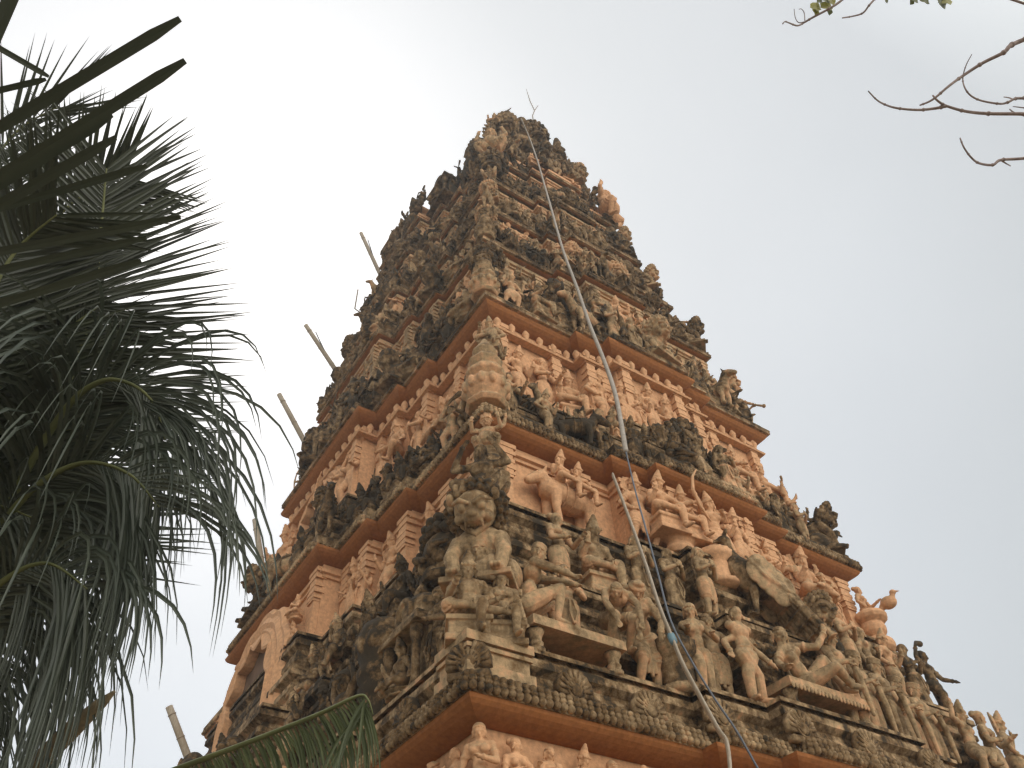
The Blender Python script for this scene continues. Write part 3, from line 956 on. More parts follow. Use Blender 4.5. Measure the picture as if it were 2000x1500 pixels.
K('capped_soldier', soldier())
def many_arms(n=4):
    F = fig([A_('bless', -1), A_('hip', 1), A_('back', -1), A_('back', 1)], [LEG(-1, 'wide'), LEG(1, 'step')], crown='tall', garment='dhoti', halo=True)
    for q in (-1, 1):
        kk_ = 'attribute' if q < 0 else 'attribute#'; F[kk_].lathe([(.055, -.012), (.06, 0), (.055, .012)], (q * .32, -.01, 1.06), 16, axis=(0, 1, 0)); F[kk_].tube([(q * .31, 0, .95), (q * .32, 0, 1.12)], .014, 6)
    return F
K('four_armed_deity', many_arms())
def archer():
    F = fig([(-1, (-.27, -.08, .78), (-.46, -.16, .82), (-1, -.2, .2)), (1, (.27, -.02, .80), (.10, -.12, .81), (-1, -.2, 0))], [LEG(-1, 'wide'), LEG(1, 'wide')], crown='tall', garment='dhoti', look=(-.9, -.45, 0), turn=-.35)
    F['bow'].tube([(-.34, -.2, 1.22), (-.46, -.2, 1.05), (-.51, -.19, .83), (-.46, -.2, .6), (-.34, -.2, .44)], [.012, .02, .024, .02, .012], 7)
    return F
K('archer', archer())
K('armed_warrior', fig([(-1, (-.25, -.02, .86), (-.12, -.02, 1.05)), (1, (.22, -.08, .62), (.27, -.2, .56))], [LEG(-1, 'step'), LEG(1, 'trail')], crown='hair', garment='trousers', fat=1.05, look=(.4, -1, 0)))
KITS['armed_warrior'][0]['club'].tube([(-.13, -.03, 1.07), (.0, -.02, 1.17), (.2, 0, 1.22)], [.02, .03, .05], 8)
def couple(crown2='tall'):
    F = fig([A_('hip', -1), A_('low', 1)], STD, crown='tall', garment='dhoti', chest=(-.01, 0, .735), look=(.2, -1, 0))
    G = fig([A_('chest', -1), A_('bless', 1)], [LEG(-1, 'step'), LEG(1)], crown=crown2, garment='skirt', fem=True, look=(-.3, -1, 0))
    for k in G.p: F[k].join(G.p[k].xf(Matrix.Translation((.27, .02, -.02)) @ Matrix.Scale(.93, 4)))
    for k in F.p: F.p[k] = F.p[k].xf(Matrix.Translation((-.13, 0, 0)))
    F['base'].box((0, 0, .01), (.62, .3, .05))
    return F
K('standing_couple', couple())
# --- seated
K('seated_deity', seated([(-1, 'bless'), (1, 'low')], False, crown='tall', halo=False))
K('seated_king', seated([(-1, 'fwd'), (1, 'hip')], False, .26, crown='tall', fat=1.15))
K('seated_queen', seated([(-1, 'chest'), (1, 'down')], False, .26, crown='topknot', fem=True))
K('cross_legged_sage', seated([(-1, 'anjali'), (1, 'anjali')], True, .14, crown='topknot'))
K('cross_legged_deity', seated([(-1, 'bless'), (1, 'chest'), (-1, 'back'), (1, 'back')], True, .16, crown='tall', halo=True))
def seated_couple():
    F = seated([(-1, 'bless'), (1, 'out')], False, .24, crown='tall', look=(.15, -1, 0))
    G = seated([(-1, 'chest'), (1, 'low')], False, .24, crown='tall', fem=True, look=(-.2, -1, 0))
    for k in G.p: F[k].join(G.p[k].xf(Matrix.Translation((.33, .02, 0)) @ Matrix.Scale(.9, 4)))
    for k in F.p: F.p[k] = F.p[k].xf(Matrix.Translation((-.16, 0, 0)))
    F['pedestal'].lathe([(.16, -.18), (.2, -.12), (.16, -.05), (.24, .03), (.26, .06), (.22, .08)], (0, .02, 0), 22, .7)
    return F
K('seated_couple', seated_couple())
# --- the genre group on the lowest ledge
K('crouching_man', fig([(-1, (.10, -.30, .50), (.22, -.34, .46), (1, -.3, 0)), (1, (.20, -.16, .50), (.30, -.24, .46), (1, -.3, 0))],
    [(-1, (.18, -.20, .40), (.10, -.20, .05), (1, -.3, 0)), (1, (.27, .03, .38), (.24, .02, .05), (1, -.3, 0))], hip=(-.10, 0, .20), chest=(-.03, -.04, .54), hd=(.05, -.07, .80), look=(.9, -.45, 0), turn=1.0, crown='cap', garment='none', fat=1.22, orn=False, sh=.14))
K('bending_turbaned_man', fig([(-1, (-.14, -.30, .58), (-.18, -.34, .36), (-.1, -.1, -1)), (1, (.12, -.28, .55), (.02, -.36, .38), (-.2, -.1, -1))],
    [(-1, (-.02, -.10, .27), (-.04, .0, .04)), (1, (.17, .0, .27), (.19, .05, .04))], hip=(.10, .02, .50), chest=(-.02, -.13, .70), hd=(-.07, -.25, .84), look=(-.3, -.9, -.75), up=(0, -.5, 1), crown='turban', garment='dhoti', fat=1.1))
K('bowed_figure', fig([(-1, (-.18, -.22, .42), (-.12, -.30, .18), (0, 0, -1)), (1, (.16, -.22, .42), (.14, -.28, .2), (0, 0, -1))],
    [(-1, (-.1, -.2, .28), (-.1, .02, .06)), (1, (.1, -.2, .28), (.1, .02, .06))], hip=(0, .08, .40), chest=(0, -.09, .54), hd=(-.05, -.22, .56), look=(-.3, -.8, -.8), up=(0, -.7, .7), crown='bald', garment='dhoti', fat=1.05, orn=False))
K('leaning_long_haired_man', fig([(-1, (-.20, -.16, .64), (-.30, -.28, .60)), (1, (.18, -.14, .62), (.0, -.28, .58))], [LEG(-1, 'step'), LEG(1)], hip=(.02, 0, .5), chest=(-.03, -.05, .73), hd=(-.06, -.09, .93), look=(-.7, -.8, -.2), crown='hair', garment='trousers', orn=False))
K('arm_linked_youth', fig([(-1, (-.24, -.06, .72), (-.36, -.14, .72)), (1, (.26, -.04, .68), (.36, -.12, .66))], STD, crown='bald', garment='dhoti', orn=False, look=(-.5, -1, -.1)))
K('back_turned_man', fig([(-1, (-.2, .06, .62), (-.24, -.02, .46)), (1, (.21, .03, .6), (.28, -.06, .44))], STD, crown='bald', garment='trousers', orn=True, look=(.2, 1, 0), turn=math.pi))
K('reclining_woman', fig([(-1, (-.28, -.06, .20), (-.34, -.22, .07), (0, -1, 0)), (1, (.12, -.18, .36), (.24, -.2, .50), (0, -.2, 1))],
    [(-1, (.18, -.26, .14), (.38, -.16, .05), (1, -.3, 0)), (1, (.26, -.06, .32), (.38, -.08, .05), (1, -.3, 0))], hip=(.04, 0, .10), chest=(-.10, -.03, .30), hd=(-.15, -.06, .50), look=(-.3, -1, 0), crown='bald', garment='none', fem=True, turn=.2))
K('kneeling_figure', fig([(-1, (-.2, -.06, .40), (-.03, -.17, .48), (0, -.2, 1)), (1, (.2, -.06, .40), (.03, -.17, .48), (0, -.2, 1))], [(-1, (-.12, -.16, .07), (-.1, .12, .05)), (1, (.13, -.12, .28), (.13, -.06, .04))], hip=(0, .02, .26), crown='topknot', garment='dhoti'))
def dwarf():
    F = fig([(-1, (-.26, -.02, .66), (-.20, -.05, .84), (0, 0, 1)), (1, (.26, -.02, .66), (.20, -.05, .84), (0, 0, 1))], [(-1, (-.24, -.14, .26), (-.13, -.06, .04)), (1, (.24, -.14, .26), (.13, -.06, .04))], hip=(0, 0, .27), chest=(0, 0, .50), hd=(0, -.03, .74), fat=1.45, belly=1.15, crown='hair', garment='dhoti', hs=.10)
    return F
K('pot_bellied_dwarf', dwarf())
def blower():
    F = fig([(-1, (-.18, -.16, .72), (-.04, -.28, .86), (0, -1, 0)), (1, (.18, -.16, .70), (.04, -.36, .86), (0, -1, 0))], [LEG(-1, 'step'), LEG(1, 'trail')], crown='turban', garment='trousers')
    F['horn'].tube([(0, -.10, .90), (0, -.45, .87), (0, -.62, .86), (0, -.66, .86)], [.02, .028, .035, .062], 10); F['horn'].torus((0, -.42, .872), .034, .01, (0, 1, 0)); return F
K('horn_blower', blower())
# --- guardians and animals
def lion_seated():
    F = Fig(); B = F['body']
    B.ell((0, .06, .30), (.25, .22, .30)); B.ell((0, -.02, .50), (.24, .19, .2))
    for q in (-1, 1):
        B.tube([(q * .2, -.05, .52), (q * .25, -.16, .30), (q * .2, -.2, .06)], [.09, .075, .055], 9); B.ell((q * .2, -.26, .05), (.075, .1, .055))
        B.ell((q * .25, .08, .17), (.12, .2, .17)); B.ell((q * .28, -.1, .05), (.07, .12, .05))
        for k in range(3): B.ell((q * (.2 + .035 * (k - 1)), -.35, .045), (.02, .035, .03))
    lion_face(F['lion_head'], (0, -.22, .76), .22, F['mane'])
    F['pedestal'].box((0, 0, .0), (.66, .62, .06))
    return F
K('snarling_lion', lion_seated())
def lion_mask():
    F = Fig(); lion_face(F['body'], (0, .02, .5), .36, F['mane']); F['base'].box((0, .12, .05), (.6, .3, .1)); F['collar'].torus((0, -.02, .12), .26, .06, (0, .3, 1)); return F
K('lion_mask', lion_mask())
K('standing_bull', quad(.55, .46, .15, .16, .10, 'bull'))
K('bridled_horse', quad(.55, .50, .13, .24, .09, 'horse'))
K('tusked_elephant', quad(.55, .55, .20, .14, .13, 'elephant'))
def rider(kind):
    F = quad(.62, .44, .16 if kind == 'horse' else .21, .2, .095, kind)
    G = fig([A_('fwd', -1, -.0), A_('raise', 1)], [(-1, (-.17, -.10, .40), (-.19, -.02, .14)), (1, (.17, -.10, .40), (.19, -.02, .14))], crown='tall', garment='dhoti')
    for k in G.p: F['rider_' + k if k == 'body' else k].join(G.p[k].xf(Matrix.Translation((0, .02, .32)) @ Matrix.Scale(.72, 4)))
    return F
K('mounted_rider', rider('horse')); K('deity_on_elephant', rider('elephant'))
def bull_couple():
    F = quad(.60, .50, .16, .12, .10, 'bull')
    m = Matrix.Rotation(-math.pi / 2, 4, 'Z')
    for k in F.p: F.p[k] = F.p[k].xf(m)
    for q, sc, kw in ((-.10, .80, dict(crown='tall')), (.16, .74, dict(crown='tall', fem=True))):
        G = fig([A_('bless', -1), A_('low' if q < 0 else 'chest', 1)], [(-1, (-.16, -.2, .50), (.0, -.26, .42), (1, -.1, 0)), (1, (.10, -.24, .44), (.09, -.24, .18))], garment='dhoti', **kw)
        for k in G.p: F[{'body': 'rider_body', 'crown': 'crown'}.get(k, k)].join(G.p[k].xf(Matrix.Translation((q, -.05, .24)) @ Matrix.Scale(sc, 4)))
    return F
K('couple_on_bull', bull_couple())
def peacock():
    F = Fig(); B = F['body']
    B.tube([(0, .10, .36), (0, -.02, .46), (0, -.12, .60), (0, -.13, .70)], [.12, .17, .15, .09], 14)
    B.tube([(0, -.13, .68), (0, -.16, .82), (0, -.15, .92)], [.085, .062, .055], 12); B.ell((0, -.17, .94), (.062, .078, .06)); B.tube([(0, -.22, .945), (0, -.31, .91)], [.03, .01], 7)
    for k in (-1, 0, 1): B.tube([(0, -.15, .98), (k * .04, -.13, 1.06)], [.014, .02], 6)
    for q in (-1, 1):
        B.tube([(q * .07, -.02, .32), (q * .08, -.06, .16), (q * .08, -.08, .03)], [.06, .034, .028], 8)
        for t in (-1, 0, 1): B.tube([(q * .08, -.08, .02), (q * .08 + t * .04, -.16, .012)], [.02, .012], 5)
        W = F['wing']
        for k in range(4):
            W.ell((q * (.165 - .004 * k), .03 + .07 * k, .50 - .085 * k), (.04 + .004 * k, .13, .19), Matrix.Rotation(R(-24), 3, 'X'), 12, 8)
        for k in range(5): W.tube([(q * .19, -.08 + .035 * k, .62 - .03 * k), (q * .21, .05 + .07 * k, .40 - .06 * k), (q * .17, .22 + .05 * k, .18 - .03 * k)], [.014, .02, .01], 5)
    T = F['tail']
    for k in range(9):
        x = (k - 4) * .045
        T.tube([(x * .5, .12, .36), (x * 1.0, .28, .16), (x * 1.5, .40, -.14), (x * 2.0, .46, -.40 + abs(x) * .3)], [.05, .045, .05, .03], 7)
        for j in range(5): T.torus((x * (1.0 + .25 * j), .29 + .042 * j, .13 - .12 * j), .042, .012, (0, .4, -1))
    for j in range(4):
        for k in range(-2, 3): B.ell((k * .055, -.13 - .02 * (2 - abs(k)) + .05 * j, .62 - .08 * j), (.035, .03, .04))
    return F
K('peacock', peacock())
def monkey():
    F = fig([(-1, (-.17, -.16, .36), (-.1, -.26, .22)), (1, (.17, -.16, .36), (.1, -.26, .22))], [(-1, (-.2, -.24, .34), (-.12, -.22, .05)), (1, (.2, -.24, .34), (.12, -.22, .05))], hip=(0, .06, .16), chest=(0, -.02, .40), hd=(0, -.08, .62), crown='bald', garment='none', orn=False, fat=1.1, hs=.088)
    F['body'].ell((0, -.18, .585), (.05, .06, .045)); F['body'].tube([(0, .16, .12), (.1, .3, .14), (.12, .34, .4), (.04, .32, .5)], [.025, .025, .022, .02], 8); return F
K('squatting_monkey', monkey())
def ring_post(fn=None):
    F = Fig(); rings_post(F['body'], .17, 0, .62, 3)
    G = fig([A_('hip', -1), A_('fwd', 1)], [(-1, (-.07, -.12, .36), (-.06, .05, .22)), (1, (.08, -.14, .36), (.08, .03, .22))], fem=True, crown='bun', garment='dhoti', look=(.6, -.8, 0))
    F['body'].ell((0, -.02, .66), (.2, .2, .1))
    for k in G.p: F['figure' if k == 'body' else k].join(G.p[k].xf(Matrix.Translation((0, 0, .46)) @ Matrix.Scale(.62, 4)))
    F['bird'].ell((.03, -.28, .78), (.07, .10, .08)); F['bird'].tube([(.03, -.33, .80), (.03, -.36, .86)], [.04, .03], 8); F['bird'].ell((.03, -.37, .88), (.035, .04, .035)); F['bird'].tube([(.03, -.40, .88), (.03, -.45, .865)], [.015, .005], 6); F['bird'].tube([(.03, -.2, .76), (.03, -.1, .66)], [.04, .02], 6)
    return F
K('woman_on_ringed_post', ring_post())
def bird_man(faces=3):
    F = fig([(-1, (-.24, -.10, .60), (-.22, -.22, .76), (0, 0, 1)), (1, (.24, -.10, .60), (.22, -.22, .76), (0, 0, 1)), A_('back', -1), A_('back', 1)],
            [(-1, (-.19, -.20, .36), (-.15, -.02, .16)), (1, (.19, -.20, .36), (.15, -.02, .16))], hip=(0, 0, .34), chest=(0, -.04, .58), hd=(0, -.08, .80), crown='tall', garment='dhoti', fat=1.25, belly=1.25, faces=faces, hs=.085)
    F['pedestal'].lathe([(.10, -.02), (.2, .0), (.24, .06), (.16, .1), (.22, .16), (.12, .22)], (0, 0, 0), 20)
    return F
K('many_headed_squatter', bird_man())
def trident_kneeler():
    F = fig([(-1, (-.30, -.10, .54), (-.16, -.20, .78), (.6, 0, .6)), (1, (.30, -.10, .54), (.16, -.20, .78), (-.6, 0, .6))], [(-1, (-.28, -.18, .30), (.06, -.26, .20), (1, -.2, 0)), (1, (.28, -.18, .30), (.14, -.2, .06))], hip=(0, 0, .28), chest=(0, -.04, .54), hd=(0, -.09, .76), crown='hair', garment='dhoti', fat=1.15)
    pedestal(F, .16, .26, .2, 1); return F
K('arms_raised_guardian', trident_kneeler())
def pillar_crown():
    F = Fig(); B = F['body']
    B.lathe([(.17, 0), (.2, .04), (.15, .1), (.2, .2), (.21, .3), (.14, .36), (.19, .42), (.19, .47), (.13, .54), (.17, .62), (.10, .72), (.13, .78), (.06, .9), (.02, 1.0)], (0, 0, 0), 24, 1, 8, .04)
    for k in range(12):
        w = 2 * math.pi * k / 12; B.ell((.2 * math.cos(w), .2 * math.sin(w), .25), (.04, .04, .07)); B.ell((.17 * math.cos(w), .17 * math.sin(w), .44), .03)
    return F
K('crown_finial', pillar_crown())
def shrine():
    F = Fig(); B = F['body']
    B.box((0, .08, .28), (.52, .2, .56)); B.box((0, .02, .03), (.62, .36, .06)); B.box((0, .02, .58), (.66, .38, .05)); B.box((0, .03, .65), (.52, .32, .06))
    B.ell((0, .05, .78), (.25, .16, .18)); B.torus((0, -.1, .76), .11, .03, (0, 1, 0)); B.lathe([(.05, 0), (.07, .05), (.02, .14)], (0, .05, .94), 8)
    for q in (-1, 1): F['pillar' if q < 0 else 'pillar#'].lathe([(.05, .06), (.035, .12), (.035, .42), (.055, .48), (.05, .56)], (q * .22, -.1, 0), 10)
    G = seated([(-1, 'bless'), (1, 'low')], True, .10, crown='tall')
    for k in G.p: F['figure' if k == 'body' else k].join(G.p[k].xf(Matrix.Translation((0, -.1, .06)) @ Matrix.Scale(.62, 4)))
    return F
K('miniature_shrine', shrine())

CACHE = {}
def kit_meshes(name, fine):
    key = (name, fine)
    if key not in CACHE:
        F, vox = KITS[name]
        if fine:
            CACHE[key] = [(k, sculpt(m, vox * (.78 if fine > 1 else 1), k, 1 if fine > 1 else 2)) for k, m in F.p.items() if m.v]
        else:
            A = M()
            for m in F.p.values(): A.join(m)
            CACHE[key] = [(name, sculpt(A, .0145, name, 1))]
    return CACHE[key]

STAT = []
CORNER = -math.pi / 4
def statue(kit, x, y, z, rz, h, mat, label, cat='statue', group=None, fine=0, name=None, tilt=0.0, mats=None):
    """one sculpture of height h with its foot at tower-local x, y, z, its front turned by rz from the right face"""
    nm = name or {'snarling_lion': 'lion_statue', 'lion_mask': 'lion_mask', 'peacock': 'peacock_statue', 'squatting_monkey': 'monkey_statue', 'standing_bull': 'bull_statue', 'bridled_horse': 'horse_statue',
                  'tusked_elephant': 'elephant_statue', 'crown_finial': 'crown_finial', 'miniature_shrine': 'miniature_shrine'}.get(kit, 'statue')
    p = TM @ V((x, y, z))
    parts = kit_meshes(kit, fine)
    if fine:
        o = empty(nm, p, YAW + rz, h)
        for k, me in parts:
            kk = {'rider_body': 'rider'}.get(k, k.split('#')[0])
            link(kk, me, MAT[(mats or {}).get(k, mat)], o)
    else:
        o = link(nm, parts[0][1], MAT[mat])
        o.location = p; o.rotation_euler = (0, 0, YAW + rz); o.scale = (h, h, h)
    if tilt: o.rotation_euler = (Matrix.Rotation(YAW + rz, 3, 'Z') @ Matrix.Rotation(tilt, 3, 'X')).to_euler()
    tag(o, label, cat, group)
    STAT.append(o)
    return o

# ------------------------------------------------------------------ sculptures on the tower
ORD = ['nearest the corner', 'second from the near corner', 'third from the near corner', 'fourth from the near corner', 'fifth from the near corner', 'sixth from the near corner', 'seventh from the near corner', 'eighth from the near corner',
       'ninth from the near corner', 'tenth from the near corner', 'eleventh from the near corner', 'twelfth from the near corner', 'thirteenth from the near corner', 'fourteenth from the near corner', 'fifteenth from the near corner', 'sixteenth from the near corner',
       'seventeenth from the near corner', 'eighteenth from the near corner', 'nineteenth from the near corner', 'twentieth from the near corner', 'twenty-first from the near corner', 'twenty-second from the near corner']
TIER = ['lowest', 'second', 'third', 'fourth', 'fifth', 'topmost']
DESC = {'folded_palms': 'standing figure with folded palms', 'folded_palms_long_hair': 'long-haired figure with folded palms', 'crowned_attendant': 'crowned attendant, hand on hip', 'woman_with_bun': 'woman with hair bun',
        'long_skirted_woman': 'woman in long skirt', 'raised_arm_dancer': 'dancer with one leg lifted', 'wide_stance_guardian': 'haloed guardian in wide stance', 'turbaned_man': 'turbaned man in skirt', 'capped_soldier': 'capped soldier with sword',
        'four_armed_deity': 'haloed four-armed deity', 'archer': 'archer holding bow', 'armed_warrior': 'warrior raising club', 'standing_couple': 'standing couple', 'seated_deity': 'crowned seated deity', 'seated_king': 'seated king', 'seated_queen': 'seated queen',
        'cross_legged_sage': 'cross-legged praying sage', 'cross_legged_deity': 'haloed cross-legged deity', 'seated_couple': 'seated couple', 'kneeling_figure': 'kneeling figure', 'pot_bellied_dwarf': 'pot-bellied dwarf', 'snarling_lion': 'snarling lion',
        'lion_mask': 'snarling lion mask', 'standing_bull': 'standing bull', 'bridled_horse': 'bridled horse', 'tusked_elephant': 'tusked elephant', 'mounted_rider': 'rider on horse', 'deity_on_elephant': 'deity riding elephant', 'squatting_monkey': 'squatting monkey',
        'miniature_shrine': 'miniature shrine', 'crown_finial': 'crown-shaped finial', 'horn_blower': 'horn blower', 'arms_raised_guardian': 'seated guardian, arms raised', 'many_headed_squatter': 'many-headed squatting figure', 'arm_linked_youth': 'youth with arms spread'}
MATWORD = {'relief': 'peach', 'statue': 'grey-brown', 'dark': 'blackened', 'mixed': 'half-blackened', 'wall': 'peach', 'bead': 'grey-brown'}
CATW = {'snarling_lion': 'lion statue', 'lion_mask': 'lion mask', 'standing_bull': 'bull statue', 'bridled_horse': 'horse statue', 'tusked_elephant': 'elephant statue', 'squatting_monkey': 'monkey statue', 'miniature_shrine': 'small shrine', 'crown_finial': 'finial'}
ROWN = {1: 'ledge front row', 2: 'ledge upper row', 3: 'wall'}
def label(kit, mat, i, row, face, k):
    return f"{MATWORD[mat]} {DESC[kit]}, {TIER[i]} {'right' if face == 'R' else 'left'} {ROWN[row]}, {ORD[k]}"
def group(i, row, face):
    return f"sculptures on the {TIER[i]} {'right' if face == 'R' else 'left'} {ROWN[row]}"
def floor_pt(i, row, face, s, f=.5):
    """tower-local foot point on a floor; s runs along the face, f across the depth of the floor (0 = front)"""
    a1, b1, z = LEVELS[(i, row)]
    if row == 3: a0, b0, _ = LEVELS[(i, 2)]; 
    else: a0, b0, _ = LEVELS[(i, row - 1)]
    if face == 'R': return s, -(b0 + (b1 - b0) * f) - out_right(s, b0 and a1), z
    return -(a0 + (a1 - a0) * f) - out_left(s, b1), s, z
def fill(i, row, face, s0, s1, step, kits, hs, mats, fine=0, f=.5, jit=.12, skip=()):
    n = max(1, int(abs(s1 - s0) / step))
    last = None
    for k in range(n):
        s = s0 + (s1 - s0) * (k + .5) / n + rnd.uniform(-1, 1) * step * jit
        if any(lo < s < hi for lo, hi in skip): continue
        kit = rnd.choice([q for q in kits if q != last]); last = kit
        mat = rnd.choices([m for m, _ in mats], [w for _, w in mats])[0]
        x, y, z = floor_pt(i, row, face, s, f + rnd.uniform(-.12, .12))
        h = hs * rnd.uniform(.88, 1.12)
        if kit in ('cross_legged_deity', 'cross_legged_sage', 'seated_deity', 'seated_king', 'seated_queen', 'seated_couple', 'kneeling_figure'): h *= 1.22
        if kit in ('snarling_lion', 'pot_bellied_dwarf', 'squatting_monkey', 'lion_mask'): h *= 1.05
        if kit in ('miniature_shrine',): h *= 1.0
        rz = (0 if face == 'R' else -math.pi / 2) + rnd.uniform(-.3, .3)
        if kit in ('standing_bull', 'bridled_horse', 'tusked_elephant'): rz += rnd.choice([-1.2, 1.2]); h *= 1.1
        statue(kit, x, y, z, rz, h, mat, label(kit, mat, i, row, face, min(k, 21)), CATW.get(kit, 'statue'), group(i, row, face), fine)

def proj(p):
    q = TM @ V(p) - CAM
    d = q.dot(fw)
    return 1000 + FPX * q.dot(cr) / d, 750 - FPX * q.dot(cu) / d
def x_at(px, y, z, stepped=True, ref=None):
    """tower-local x of the point at height z on the right face that shows at px"""
    lo, hi = -9.0, 9.0
    for _ in range(40):
        m = (lo + hi) / 2
        if proj((m, y, z))[0] < px: lo = m
        else: hi = m
    return lo
def rx(px, py, y): return on_plane(px, py, (0, 1, 0), y).x
def ly(px, py, x): return on_plane(px, py, (1, 0, 0), x).y

# lowest right ledge, front row: the groups seen in the photograph
Z1 = LEVELS[(0, 1)][2]; Z2 = LEVELS[(0, 2)][2]; Z3 = LEVELS[(0, 3)][2]
g1 = group(0, 1, 'R'); g2 = group(0, 2, 'R'); g3 = group(0, 3, 'R')
def r1(kit, px, py, h, rz, text, dy=0.0, mat='statue', dz=0.0, tilt=0.0, mats=None, fine=2, y0=8.62):
    y = -y0; zc_ = Z1 + dz + .5 * h
    x = x_at(px, y, zc_)
    y -= out_right(x, TIERS[0][0])
    x = x_at(px, y, zc_)
    return statue(kit, x, y - dy, Z1 + dz, rz, h, mat, text, 'statue', g1, fine, tilt=tilt, mats=mats)
# bench slabs carried by stub columns
def bench(x0, x1, y, z, text, lace=False):
    o = empty('stone_bench', TM @ V(((x0 + x1) / 2, y, z)), YAW)
    s = M(); s.box((0, 0, .40), (x1 - x0, .56, .13)); s.box((0, 0, .475), (x1 - x0 - .06, .5, .03))
    s.build('slab', MAT['statue'], o)
    if lace:
        t = M()
        n = int((x1 - x0) / .08)
        for k in range(n): t.ell((-(x1 - x0) / 2 + .04 + .08 * k, -.28, .33), (.035, .02, .05), None, 8, 6)
        t.build('scalloped_edge', MAT['statue'], o, True)
    for q in (-1, 1):
        l = M(); l.lathe([(.11, 0), (.12, .06), (.08, .09), (.1, .14), (.075, .18), (.085, .24), (.12, .30), (.12, .335)], (0, 0, 0), 16)
        lo = l.build('leg', MAT['mixed'], o, True); lo.location = (q * ((x1 - x0) / 2 - .13), -.12, 0)
    tag(o, text, 'bench')
    return o
bench(-5.48, -3.95, -8.72, Z1 - .02, 'grey stone bench under the crouching man beside the near corner')
statue('crouching_man', -5.18, -8.62, Z1 + .47, 0.1, 1.5, 'statue', 'stocky grey man in flat cap crouching on the stone bench', 'statue', g1, 2)
statue('folded_palms_long_hair', -4.86, -8.38, Z1 + .25, .3, 1.35, 'statue', 'grey figure half hidden behind the crouching man in the flat cap', 'statue', g1, 2)
statue('long_skirted_woman', -4.55, -8.58, Z1 + .40, -.2, 1.28, 'statue', 'grey woman in pleated skirt standing right of the crouching man', 'statue', g1, 2)
r1('bowed_figure', 1188, 1330, 1.45, -.3, 'grey figure bowing low, head down under the hands of a turbaned man', dy=.12, dz=.42)
r1('bending_turbaned_man', 1240, 1370, 1.62, -.15, 'large grey turbaned man bending over a bowed figure', dz=0)
r1('leaning_long_haired_man', 1362, 1390, 1.42, -.1, 'long-haired man leaning left beside two bare-headed companions, behind the cable', dz=0)
r1('arm_linked_youth', 1405, 1400, 1.5, -.25, 'bald youth with an arm round the long-haired man', dz=0, dy=-.1)
r1('back_turned_man', 1456, 1415, 1.5, 0, 'bare-backed man seen from behind, right of the bald youth', dz=0)
x0 = x_at(1562, -9.12, Z1 + .9)
bench(x0 - .75, x0 + 1.15, -9.12, Z1 - .02, 'long stone bench with scalloped edge below the half-reclining woman', lace=True)
statue('reclining_woman', x0 - .02, -9.1, Z1 + .47, -.2, 1.75, 'statue', 'grey woman half reclining on the scalloped bench, one arm raised', 'statue', g1, 2)
statue('folded_palms', x0 - .1, -8.75, Z1 + .35, .2, 1.25, 'dark', 'dark standing attendant behind the half-reclining woman', 'statue', g1, 2)
for k, px in enumerate((1648, 1694, 1738, 1778, 1816)):
    y = -8.62; x = x_at(px, y, Z1 + .8); y -= out_right(x, TIERS[0][0]); x = x_at(px, y, Z1 + .8)
    statue('capped_soldier', x, y, Z1 + .05, .15, 1.62, 'statue', f"grey soldier in tall cap with sword, {['first', 'second', 'third', 'fourth', 'fifth'][k]} of five from the bench, lowest right ledge", 'statue', 'row of capped soldiers on the lowest right ledge', 2)
statue('raised_arm_dancer', 4.75, -8.6, Z1, .2, 1.5, 'statue', 'grey dancer past the five soldiers on the lowest right ledge', 'statue', g1, 1)
statue('woman_with_bun', 5.4, -8.6, Z1, .3, 1.55, 'statue', 'grey woman with bun near the far end of the lowest right ledge', 'statue', g1, 1)
statue('wide_stance_guardian', 6.1, -8.6, Z1, .5, 1.55, 'statue', 'haloed guardian at the far end of the lowest right ledge', 'statue', g1, 1)
# short round altar among the front row
def altar(x, y, z, r, h, text):
    m = M(); m.lathe([(r * 1.1, 0), (r * 1.15, h * .1), (r * .8, h * .16), (r * .85, h * .5), (r * .8, h * .6), (r * 1.15, h * .68), (r * 1.2, h * .85), (r * .9, h * .92), (r * .6, h)], (0, 0, 0), 28, 1, 14, .03)
    o = m.build('round_altar', MAT['dark'], None, True); o.location = TM @ V((x, y, z)); tag(o, text, 'altar', None); return o
altar(x_at(1318, -8.75, Z1 + .5), -8.75, Z1, .30, .92, 'dark round altar between the bending man and the long-haired man')
# second row
def r2(kit, px, py, h, rz, text, mat='statue', dz=0.0, dy=0.0, fine=2, mats=None, cat='statue'):
    y = -7.98; zc_ = Z2 + .5 * h; x = x_at(px, y, zc_); y -= out_right(x, TIERS[0][0]); x = x_at(px, y, zc_)
    return statue(kit, x, y - dy, Z2 + dz, rz, h, mat, text, cat, g2, fine, mats=mats)
r2('woman_with_bun', 1090, 1150, 1.42, .3, 'grey woman with hair bun looking right, above the bench, left of the seated crowned man')
r2('seated_deity', 1162, 1150, 1.78, -.1, 'crowned man seated with one leg hanging, above the bowed figure', dz=.02)
r2('folded_palms', 1248, 1212, 1.36, 0, 'bald praying figure left of the hanging cable, second row of lowest right ledge')
r2('folded_palms', 1313, 1225, 1.34, .1, 'bald praying figure in broad skirt just right of the hanging cable')
r2('folded_palms_long_hair', 1376, 1232, 1.36, .2, 'long-haired praying figure between the broad-skirted figure and the peacock')
y = -8.46; x = x_at(1468, y, Z2 + 1.1)
statue('peacock', x, y, Z2 + .40, R(-112), 1.75, 'statue', 'large stone peacock with folded wings and long drooping tail on the right face', 'peacock', None, 2, mats={'tail': 'mixed', 'wing': 'statue', 'body': 'dark'})
r2('snarling_lion', 1590, 1235, 1.3, 0, 'dark snarling lion behind the peacock tail, right face', 'dark', cat='lion statue')
